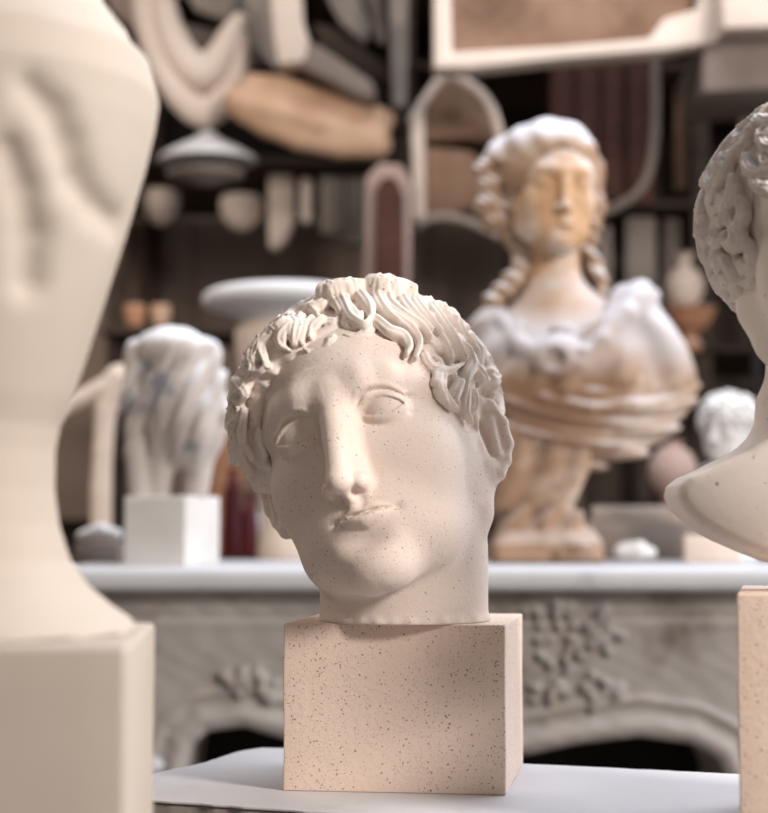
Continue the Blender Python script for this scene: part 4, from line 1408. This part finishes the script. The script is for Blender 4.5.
def build_bench_things():
    # tall white pedestal dish behind the tilted head
    r = thing('pedestal_dish', 285, 500, 3.4, 'pale plaster pedestal with a broad flat dish top, behind the curly tilted head', 'pedestal', z=BENCH_Z)
    lathe('stem', 3.4, 285, dense([(311, 560), (311, 546), (308, 520), (309, 495), (316, 450), (326, 400), (332, 360), (336, 335), (330, 324)], 3), M['cream'], r, base=BENCH_Z)
    lathe('dish', 3.4, 285, dense([(326, 330), (334, 320), (350, 313), (366, 307), (367, 296), (350, 289), (320, 287)]), M['palecast'], r)
    # dark red jars
    for k, (x, y0, w_, lab) in enumerate([(233, 468, 9, 'tall dark red glazed jar right of the white block under the draped torso'),
                                          (250, 492, 8, 'shorter dark red glazed jar, next to the small white flask')]):
        on_bench('glazed_jar', 'jar', lab, x, 3.68 + .06 * k, dense([(x + w_, 560), (x + w_ + 1, 545), (x + w_, 520), (x + w_ - 1, y0 + 20), (x + 4, y0 + 10), (x + 4, y0 + 2), (x + 6, y0)], 4), 'wine')
    # terracotta pot and little orange pots on a ledge
    on_bench('terracotta_pot', 'pot', 'rust coloured terracotta pot between the draped torso and the tilted head', 226, 4.0, dense([(238, 556), (240, 520), (243, 480), (246, 450), (247, 438), (250, 436), (250, 428)], 3), 'terracotta')
    on_bench('small_white_flask', 'flask', 'small white flask with a dark foot beside the red jars', 258, 3.95, dense([(264, 558), (265, 540), (263, 520), (259, 512), (261, 506)], 3), 'palecast')
    # plaster limb fragment, bench left
    S = None
    o = blob('plaster_bracket', 3.45, [([(46, 418), (78, 400), (104, 388), (122, 376)], [8, 9, 11, 12], 4), ([(118, 378), (106, 410), (103, 450), (101, 492)], [14, 11, 10, 11], 6),
                                       ([(101, 492), (101, 548)], [11, 11], 3), ([(86, 552), (120, 552)], [8, 8], 3)], M['cream'], 6,
             extra=lambda P, r: np.maximum(r, BENCH_Z * 1000 - P[:, 2]))
    tag(o, 'beige plaster limb fragment with a bent outstretched arm, left of the draped torso', 'cast')
    box_px('grey_stone_block', 74, 120, 543, 560, 2.85, .14, 'taupe', 'low dark grey stone block at the left end of the mantelpiece', 'block', base=MANTEL_Z)
    o = blob('plaster_scrap', 2.9, [([(82, 536), (100, 531), (116, 535)], [6, 8, 7], 4), ([(92, 538), (110, 540)], [6, 6], 3)], M['white'], 4)
    tag(o, 'crumpled white plaster scrap lying on the low grey block', 'scrap')
    # right: stacked slabs, boxes, ball, vase
    box_px('stone_slab', 585, 702, 521, 560, 3.30, .30, 'taupe', 'thick taupe stone slab lying behind the foot of the lady bust', 'slab')
    box_px('stone_slab', 592, 668, 506, 521, 3.36, .22, 'greycast', 'thin grey slab lying on top of the thick taupe slab', 'slab', base=at(600, 521, 3.36)[2] + .0)
    o = box_px('plaster_brick', 684, 741, 535, 560, 2.88, .12, 'cream', 'pale beige plaster brick on the mantelpiece under the right bust', 'brick', base=MANTEL_Z)
    o = blob('plaster_lump', 2.86, [([(620, 552, 0), (638, 550, 0), (652, 553, 10)], [7, 9, 6], 4), ([(624, 548, 20), (642, 546, 15)], [6, 6], 3)], M['white'], 4, extra=lambda P, r: np.maximum(r, MANTEL_Z * 1000 - P[:, 2]))
    tag(o, 'rough white plaster lump on the shelf right of the lady bust', 'lump')
    on_bench('round_pot', 'pot', 'round dusty pink plaster pot between the lady bust and the small white head', 672, 3.62, dense([(684, 556), (686, 520), (684, 500), (694, 485), (697, 468), (690, 452), (682, 447), (683, 441)], 4), 'pink')
    on_bench('wooden_post', 'post', 'slim dark wooden post standing just left of the right foreground neck', 757, 3.8, [(763, 552), (762, 330), (762, 322), (765, 318), (765, 310)], 'black')
    # tall terracotta vase on a shelf is with the rack


# ---- tall rack against the wall with shelves, and the pieces hanging from it
RK = 4.55
def build_rack():
    def zz(py, d=RK): return at(0, py, d)[2]
    x0, x1 = at(-60, 0, RK)[0], at(860, 0, RK)[0]
    r = empty('storage_rack', ((x0 + x1) / 2, RK + .3, 0), 'tall dark wooden storage rack with black recesses filling the back of the workshop', 'rack')
    def bar(name, ax, ay, az, bx, by, bz, mat='darkwood'):
        q = [np.array([ax, ay, az]), np.array([bx, ay, az]), np.array([bx, by, az]), np.array([ax, by, az])]
        return extrude_poly(name, q, (0, 0, bz - az), M[mat], r, .004)
    top = zz(-40)
    for px in (-60, 118, 405, 560, 700, 855):
        x = at(px, 0, RK)[0]; bar('upright', x - .025, RK + .02, 0, x + .025, RK + .08, top)
        bar('upright', x - .025, RK + .75, 0, x + .025, RK + .80, top)
    for py, a, b in ((-30, -60, 855), (62, 405, 855), (157, -60, 405), (200, 560, 855), (345, 560, 855)):
        z = zz(py); bar('shelf_board', at(a, 0, RK)[0], RK + .0, z - .018, at(b, 0, RK)[0], RK + .80, z)
    for px in (40, 180, 250, 330, 400, 470, 600, 690, 800):
        x = at(px, 0, RK)[0]; bar('hanger_arm', x - .015, 3.45, top - .06, x + .015, RK + .05, top - .02)
    for y in (3.62, 3.98, 4.3):
        bar('hanger_rail', x0, y, top - .09, x1, y + .03, top - .06)
    bar('void_backing', x0, RK + .80, at(0, 190, RK + .8)[2], x1, RK + .82, top, 'black')  # black sheet put in as the darkness of the rack's voids
    return r


def build_hanging():
    g_hang = None
    # plaster swag: a U of drapery, two nested rolls
    r = thing('plaster_swag', 188, 60, 4.2, 'cream plaster swag of looped drapery hanging at the upper left', 'cast')
    def swag(pts, rs, nm, yo=0):
        return blob(nm, 4.2, [([(a, b, yo) for a, b in catmull(pts, 3)], list(np.interp(np.linspace(0, 1, (len(pts) - 1) * 3 + 1), np.linspace(0, 1, len(rs)), rs)), 0)], M['cream'], 8, r)
    swag([(143, -25), (147, 20), (160, 62), (180, 95), (202, 112), (224, 100), (237, 72), (240, 38)], [13, 14, 14, 15, 16, 15, 13, 10], 'outer_fold')
    swag([(160, -20), (166, 18), (180, 54), (203, 76), (221, 58), (231, 36), (240, 22)], [13, 14, 17, 19, 16, 12, 9], 'inner_fold', -12)
    # bell shaped boss below it
    o = lathe('plaster_boss', 4.22, 206, dense([(256, 162), (255, 157), (240, 148), (224, 140), (214, 132), (211, 130)], 5), M['palecast'])
    tag(o, 'pale bell-shaped plaster boss hanging point-up below the looped swag', 'cast')
    o = lathe('plaster_dish', 4.30, 204, dense([(214, 186), (228, 182), (242, 178), (244, 174), (244, 172)], 5), M['greycast'])
    tag(o, 'shallow grey plaster dish right under the pale bell-shaped boss', 'dish')
    # rounded cups and corbels hanging from the lower board
    for px, w_, y1, lab in ((158, 21, 226, 'round-bottomed plaster cup nearest the blurred left bust, hanging in the dark'), (240, 21, 232, 'round-bottomed plaster cup beside the tapering corbel')):
        o = lathe('plaster_cup', 4.68, px, dense([(px + 3, y1), (px + w_ * .6, y1 - 5), (px + w_, y1 - 17), (px + w_ + 1, y1 - 32), (px + w_ - 2, y1 - 36)], 5), M['cream'])
        tag(o, lab, 'cup', 'cups under the rack board')
    for pts, lab in (([(268, 172), (294, 174), (293, 222), (286, 240), (276, 251), (268, 246)], 'tapering pale plaster corbel hanging left of the fluted pieces'),
                     ([(300, 176), (312, 178), (311, 220), (305, 224), (300, 218)], 'short narrow plaster corbel right beside the tapering one')):
        o = px_poly('plaster_corbel', pts, 4.62, .08, M['cream'], bevel=.012); tag(o, lab, 'corbel')
    # fluted pilaster fragments
    for k, (a, b, y0, y1, lab) in enumerate([(320, 344, 176, 236, 'left of two fluted grey plaster panels under the orange cast'), (345, 368, 176, 246, 'right of two fluted grey plaster panels, next to the red brown mould')]):
        rr = thing('fluted_panel', (a + b) / 2, y1, 4.62, lab, 'panel')
        px_poly('panel', [(a, y0), (b, y0), (b, y1), (a, y1 - 4)], 4.62, .05, M['greycast'], rr)
        for j in range(3):
            x = a + 4 + j * (b - a - 8) / 2
            blob('flute', 4.60, [([(x, y0 + 8), (x, y1 - 8)], [2.2, 2.2], 0)], M['greycast'], 6, rr, pad=10)
    # big orange moulding
    o = blob('large_cornice_cast', 4.1, [([(252, 86), (280, 92), (320, 104), (355, 112), (384, 122)], [13, 15, 14, 14, 12], 6), ([(244, 112), (268, 125), (300, 138), (340, 146), (376, 146)], [13, 15, 15, 15, 13], 6),
                                          ([(240, 100), (270, 108), (320, 122), (372, 134)], [16, 20, 20, 18], 12), ([(378, 124), (378, 142)], [13, 13], 6)], M['orange'], 9,
             extra=lambda P, r: r + 5 * np.sin((P[:, 2] * .9 + P[:, 0] * .28) * .06))
    tag(o, 'large orange-tan plaster cornice cast lying diagonally near the top', 'cast')
    # white bracket
    rr = thing('shelf_bracket', 290, 60, 4.0, 'angular cream plaster bracket above the orange-tan cornice cast', 'bracket')
    px_poly('upright', [(268, -30), (300, -30), (303, 20), (313, 52), (306, 62), (278, 64), (274, 40)], 4.0, .08, M['cream'], rr, .01)
    px_poly('arm', [(305, 40), (318, 44), (372, 80), (378, 96), (366, 100), (318, 74), (300, 66)], 4.0, .10, M['taupe'], rr, .01)
    # long dark rails running down to the right
    for pts, lab in (([(230, 78), (236, 66), (300, 88), (380, 112), (470, 132), (500, 150), (498, 160), (460, 144), (372, 124), (300, 102)], 'long dark wooden rail sloping down from the bracket to the scroll console'),
                     ([(312, 22), (330, 26), (390, 66), (398, 84), (384, 84), (322, 48)], 'short dark timber sloping down behind the cream bracket')):
        o = px_poly('wooden_rail', pts, 4.28, .05, M['darkwood'], bevel=.006); tag(o, lab, 'rail')
    # tangle of boards at the very top left
    for k, (pts, m, lab, d) in enumerate([
        ([(100, -20), (150, -20), (152, 20), (140, 34), (110, 8)], 'pink', 'faded pink plaster fragment at the top behind the left bust', 4.35),
        ([(176, -20), (250, -20), (262, 18), (250, 30), (196, 10)], 'greycast', 'grey plaster board tucked behind the looped swag', 4.4),
        ([(176, 22), (258, 36), (268, 60), (252, 66), (176, 42)], 'taupe', 'taupe board crossing behind the opening of the swag', 4.45),
        ([(246, -20), (270, -20), (282, 40), (276, 70), (256, 50), (244, 20)], 'greycast', 'narrow grey cast leaning between swag and bracket', 4.3),
        ([(318, -20), (352, -20), (372, 26), (366, 44), (340, 22)], 'greycast', 'grey plaster strip leaning right of the cream bracket', 4.4),
        ([(358, -20), (380, -20), (386, 40), (378, 44)], 'taupe', 'thin taupe board leaning left of the tall pale post', 4.5),
        ([(388, -20), (408, -20), (408, 60), (406, 106), (392, 106), (390, 40)], 'greycast', 'tall pale plaster post strip hanging left of the framed brown mould', 4.2),
    ]):
        o = px_poly('plaster_board', pts, d, .05, M[m], bevel=.008); tag(o, lab, 'board')
    # red-brown oval mould in a pale frame
    rr = thing('oval_mould', 388, 280, 4.0, 'upright red brown mould in a pale frame, directly above the curly tilted head', 'mould')
    px_poly('frame', [(366, 176), (380, 162), (402, 164), (412, 182), (410, 300), (364, 300)], 4.03, .05, M['pink'], rr, .008)
    px_poly('panel', [(375, 190), (384, 176), (396, 178), (404, 196), (405, 300), (374, 300)], 3.99, .03, M['redbrown'], rr, .006)
    # scroll console
    rr = thing('scroll_console', 444, 220, 4.15, 'pale edged scroll console with brown hollow sides, left of the lady bust', 'console')
    px_poly('back_strip', [(410, 118), (424, 108), (426, 222), (414, 226)], 4.12, .10, M['cream'], rr, .006)
    px_poly('side', [(424, 100), (444, 74), (466, 76), (496, 110), (506, 144), (470, 138), (424, 140)], 4.2, .06, M['brownpanel'], rr, .008)
    px_poly('lower_side', [(424, 146), (470, 150), (504, 178), (512, 214), (470, 208), (426, 222)], 4.2, .06, M['brownpanel'], rr, .008)
    blob('scroll_edge', 4.12, [([(p[0], p[1]) for p in catmull([(412, 120), (430, 92), (446, 76), (462, 80), (480, 92), (494, 112), (500, 136)], 2)], [5] * 13, 0)], M['cream'], 8, rr)
    blob('scroll_edge', 4.12, [([(p[0], p[1]) for p in catmull([(418, 222), (440, 216), (470, 222), (498, 236)], 2)], [5] * 7, 0)], M['greycast'], 8, rr)
    # tall brown tray mould with a cream rim, top right
    rr = thing('tray_mould', 578, 60, 3.7, 'big brown tray mould with a cream rim hanging across the top right', 'mould')
    px_poly('panel', [(448, -40), (700, -40), (690, 12), (668, 22), (654, 46), (560, 50), (448, 58)], 3.74, .05, M['brownpanel'], rr, .006)
    px_poly('rim', [(434, 68), (434, -40), (450, -40), (452, 52), (560, 46), (650, 38), (664, 18), (700, 8), (700, -40), (720, -40), (720, 40), (660, 50), (560, 58), (470, 68)], 3.70, .08, M['cream'], rr, .006)
    # pale slab and grey box, top right corner
    o = px_poly('plaster_slab', [(724, 28), (722, -40), (830, -40), (830, 24)], 3.6, .08, M['cream'], bevel=.006); tag(o, 'pale cream plaster slab in the top right corner', 'slab')
    o = px_poly('grey_box', [(703, 92), (703, 44), (716, 34), (830, 28), (830, 84)], 3.72, .30, M['taupe'], bevel=.008); tag(o, 'grey taupe box hanging below the pale corner slab', 'box')
    # red-brown vertical boards behind the lady
    for k, (a, b, m) in enumerate(((551, 574, 'redbrown'), (577, 600, 'redbrown'), (603, 624, 'redbrown'), (628, 654, 'redbrown'))):
        o = px_poly('mould_board', [(a, 58), (b, 58), (b, 192 + 4 * k), (a, 190 + 4 * k)], 4.3, .03, M[m], bevel=.005)
        tag(o, ['leftmost of four dark red-brown boards behind the hair of the lady bust', 'second from the left of four dark red-brown boards behind the lady bust', 'third from the left of four dark red-brown boards behind the lady bust',
                'rightmost of four dark red-brown boards, beside the curved strip'][k], 'board', 'red brown boards under the tray mould')
    o = blob('curved_strip', 4.24, [([(p[0], p[1]) for p in catmull([(655, 60), (656, 110), (652, 160), (640, 190), (618, 206), (600, 214)], 3)], [5] * 16, 0)], M['taupe'], 8)
    tag(o, 'thin curved taupe strip bending round the right of the red-brown boards', 'strip')
    # shelf on the right: panels and pots
    for a, b, y0, y1, m, lab in ((596, 612, 225, 343, 'greycast', 'small grey plaster tablet on the shelf just right of the hair of the lady bust'),
                                 (626, 656, 216, 343, 'greycast', 'tall pale grey panel on the shelf above the draped shoulder'),
                                 (664, 682, 218, 343, 'taupe', 'narrow taupe panel on the shelf left of the curly right bust')):
        o = px_poly('standing_panel', [(a, y0), (b, y0), (b + 1, y1), (a - 1, y1)], 4.66, .05, M[m], bevel=.006); tag(o, lab, 'panel')
    for a, b, y0, y1, lab in ((676, 690, 84, 190, 'rust coloured upright plank behind the curly right bust'), (740, 756, 86, 150, 'rust coloured upright plank above the curly right bust')):
        o = px_poly('rust_plank', [(a, y0), (b, y0), (b, y1), (a, y1)], 4.66, .04, M['brownpanel'], bevel=.005); tag(o, lab, 'plank')
    # small figure-like vase and orange bowl
    z = at(0, 345, RK)[2]
    o = lathe('baluster_vase', 4.4, 686, dense([(694, 306), (700, 300), (704, 285), (698, 272), (690, 265), (692, 258), (696, 254)], 4), M['cream']); tag(o, 'small beige baluster vase standing in the orange bowl', 'vase')
    o = lathe('orange_bowl', 4.4, 690, dense([(700, 352), (702, 345), (697, 336), (708, 326), (714, 314), (716, 308), (690.5, 306)], 4), M['terracotta']); tag(o, 'orange terracotta footed bowl on the shelf behind the draped shoulder', 'bowl')
    # terracotta bits on a ledge, left
    for px, w_, m, lab in ((134, 12, 'terracotta', 'left of two small terracotta pots on the ledge above the draped torso'), (160, 11, 'orange', 'right, paler of two small pots on the ledge above the draped torso')):
        o = lathe('small_pot', 4.3, px, dense([(px + w_ * .7, 326), (px + w_ * .9, 318), (px + w_, 309), (px + w_ * .9, 305)], 4), M[m]); tag(o, lab, 'pot')
    rr = thing('wall_ledge', 150, 330, 4.3, 'dark ledge carrying two small terracotta pots', 'shelf')
    px_poly('board', [(100, 326), (290, 326), (290, 334), (100, 334)], 4.2, .3, M['darkwood'], rr, .003)
    px_poly('bracket', [(128, 334), (136, 334), (136, 380), (128, 372)], 4.3, .2, M['darkwood'], rr, .003)
    px_poly('bracket', [(250, 334), (258, 334), (258, 380), (250, 372)], 4.3, .2, M['darkwood'], rr, .003)
    # low panelling behind the bench: wide tiles seen as brown-grey
    q = []
    for i in range(9):
        a = -40 + i * 78
        if a > 560: break
        o = px_poly('wall_panel', [(a, 192), (a + 77, 192), (a + 77, 520), (a, 520)], 5.40, .03, M['panelwall'], bevel=.004)
        tag(o, kind='structure'); o.name = 'trim_%d' % (i + 1)


build_bench_things(); build_rack()
_before = set(bpy.data.objects)
build_hanging()
bpy.context.view_layer.update()
RAIL = at(0, -40, RK)[2] - .09
for o in [o for o in bpy.data.objects if o not in _before and o.parent is None and o.get('category')]:
    if o.get('category') in ('shelf', 'vase', 'bowl', 'pot', 'cup', 'corbel', 'dish') or o.name.startswith(('plaster_boss', 'fluted', 'standing', 'rust')): continue
    pts = []
    for q in [o] + list(o.children):
        if q.type == 'MESH': pts += [q.matrix_world @ v.co for v in q.data.vertices]
    A = np.array([list(p) for p in pts]); zt = A[:, 2].max()
    if zt > RAIL - .01: continue
    top = A[A[:, 2] > zt - .01].mean(0)
    c = np.stack([top + [0, 0, -.004], [top[0], top[1], RAIL - .002]])
    V = []; 
    for p in c:
        for k in range(6): V.append((p[0] + .0012 * math.cos(k * 1.047), p[1] + .0012 * math.sin(k * 1.047), p[2]))
    F = [(k, (k + 1) % 6, 6 + (k + 1) % 6, 6 + k) for k in range(6)]
    link_mesh('hanging_wire', mesh_np('wire', np.array(V), np.array(F)), M['black'], o)

# ------------------------------------------------------------------ camera, light, world
cam_d = bpy.data.cameras.new('camera'); cam = bpy.data.objects.new('camera', cam_d); COL.objects.link(cam)
cam.location = CAM; cam.rotation_euler = (math.pi / 2 + PITCH, 0, 0)
cam_d.sensor_fit = 'HORIZONTAL'; cam_d.sensor_width = 36; cam_d.lens = F_PX * 36 / 768
cam_d.clip_start = .05; cam_d.clip_end = 60
cam_d.dof.use_dof = True; cam_d.dof.focus_distance = 1.33
cam_d.dof.aperture_fstop = cam_d.lens / 1000 / .0155
bpy.context.scene.camera = cam


def area(name, loc, target, size, power, color, size_y=None):
    L = bpy.data.lights.new(name, 'AREA'); L.energy = power; L.color = color
    L.size = size
    if size_y: L.shape = 'RECTANGLE'; L.size_y = size_y
    o = bpy.data.objects.new(name, L); COL.objects.link(o); o.location = loc
    from mathutils import Vector
    o.rotation_euler = (Vector(target) - Vector(loc)).to_track_quat('-Z', 'Y').to_euler()
    return o


area('skylight', (0.6, 2.7, 3.3), (0.1, 2.0, 1.0), 1.8, 66, (.84, .90, 1.0), 1.3)
area('window_light', (1.95, -0.35, 2.45), (0.0, 1.4, 1.2), .55, 104, (1.0, .92, .86))
area('side_window', (2.4, 2.3, 1.9), (0.2, 1.5, 1.1), 1.2, 42, (.90, .94, 1.0))
area('back_fill', (-2.2, 2.7, 2.9), (0.0, 4.5, 1.5), 1.2, 34, (1.0, .90, .80))  # added warm fill that brightens the rack and hanging casts
w = bpy.data.worlds.new('world'); bpy.context.scene.world = w; w.use_nodes = True
bg = w.node_tree.nodes['Background']; bg.inputs['Color'].default_value = (1.0, .84, .74, 1); bg.inputs['Strength'].default_value = .20
vs = bpy.context.scene.view_settings
vs.view_transform = 'Standard'; vs.look = 'None'; vs.exposure = 0; vs.gamma = 1
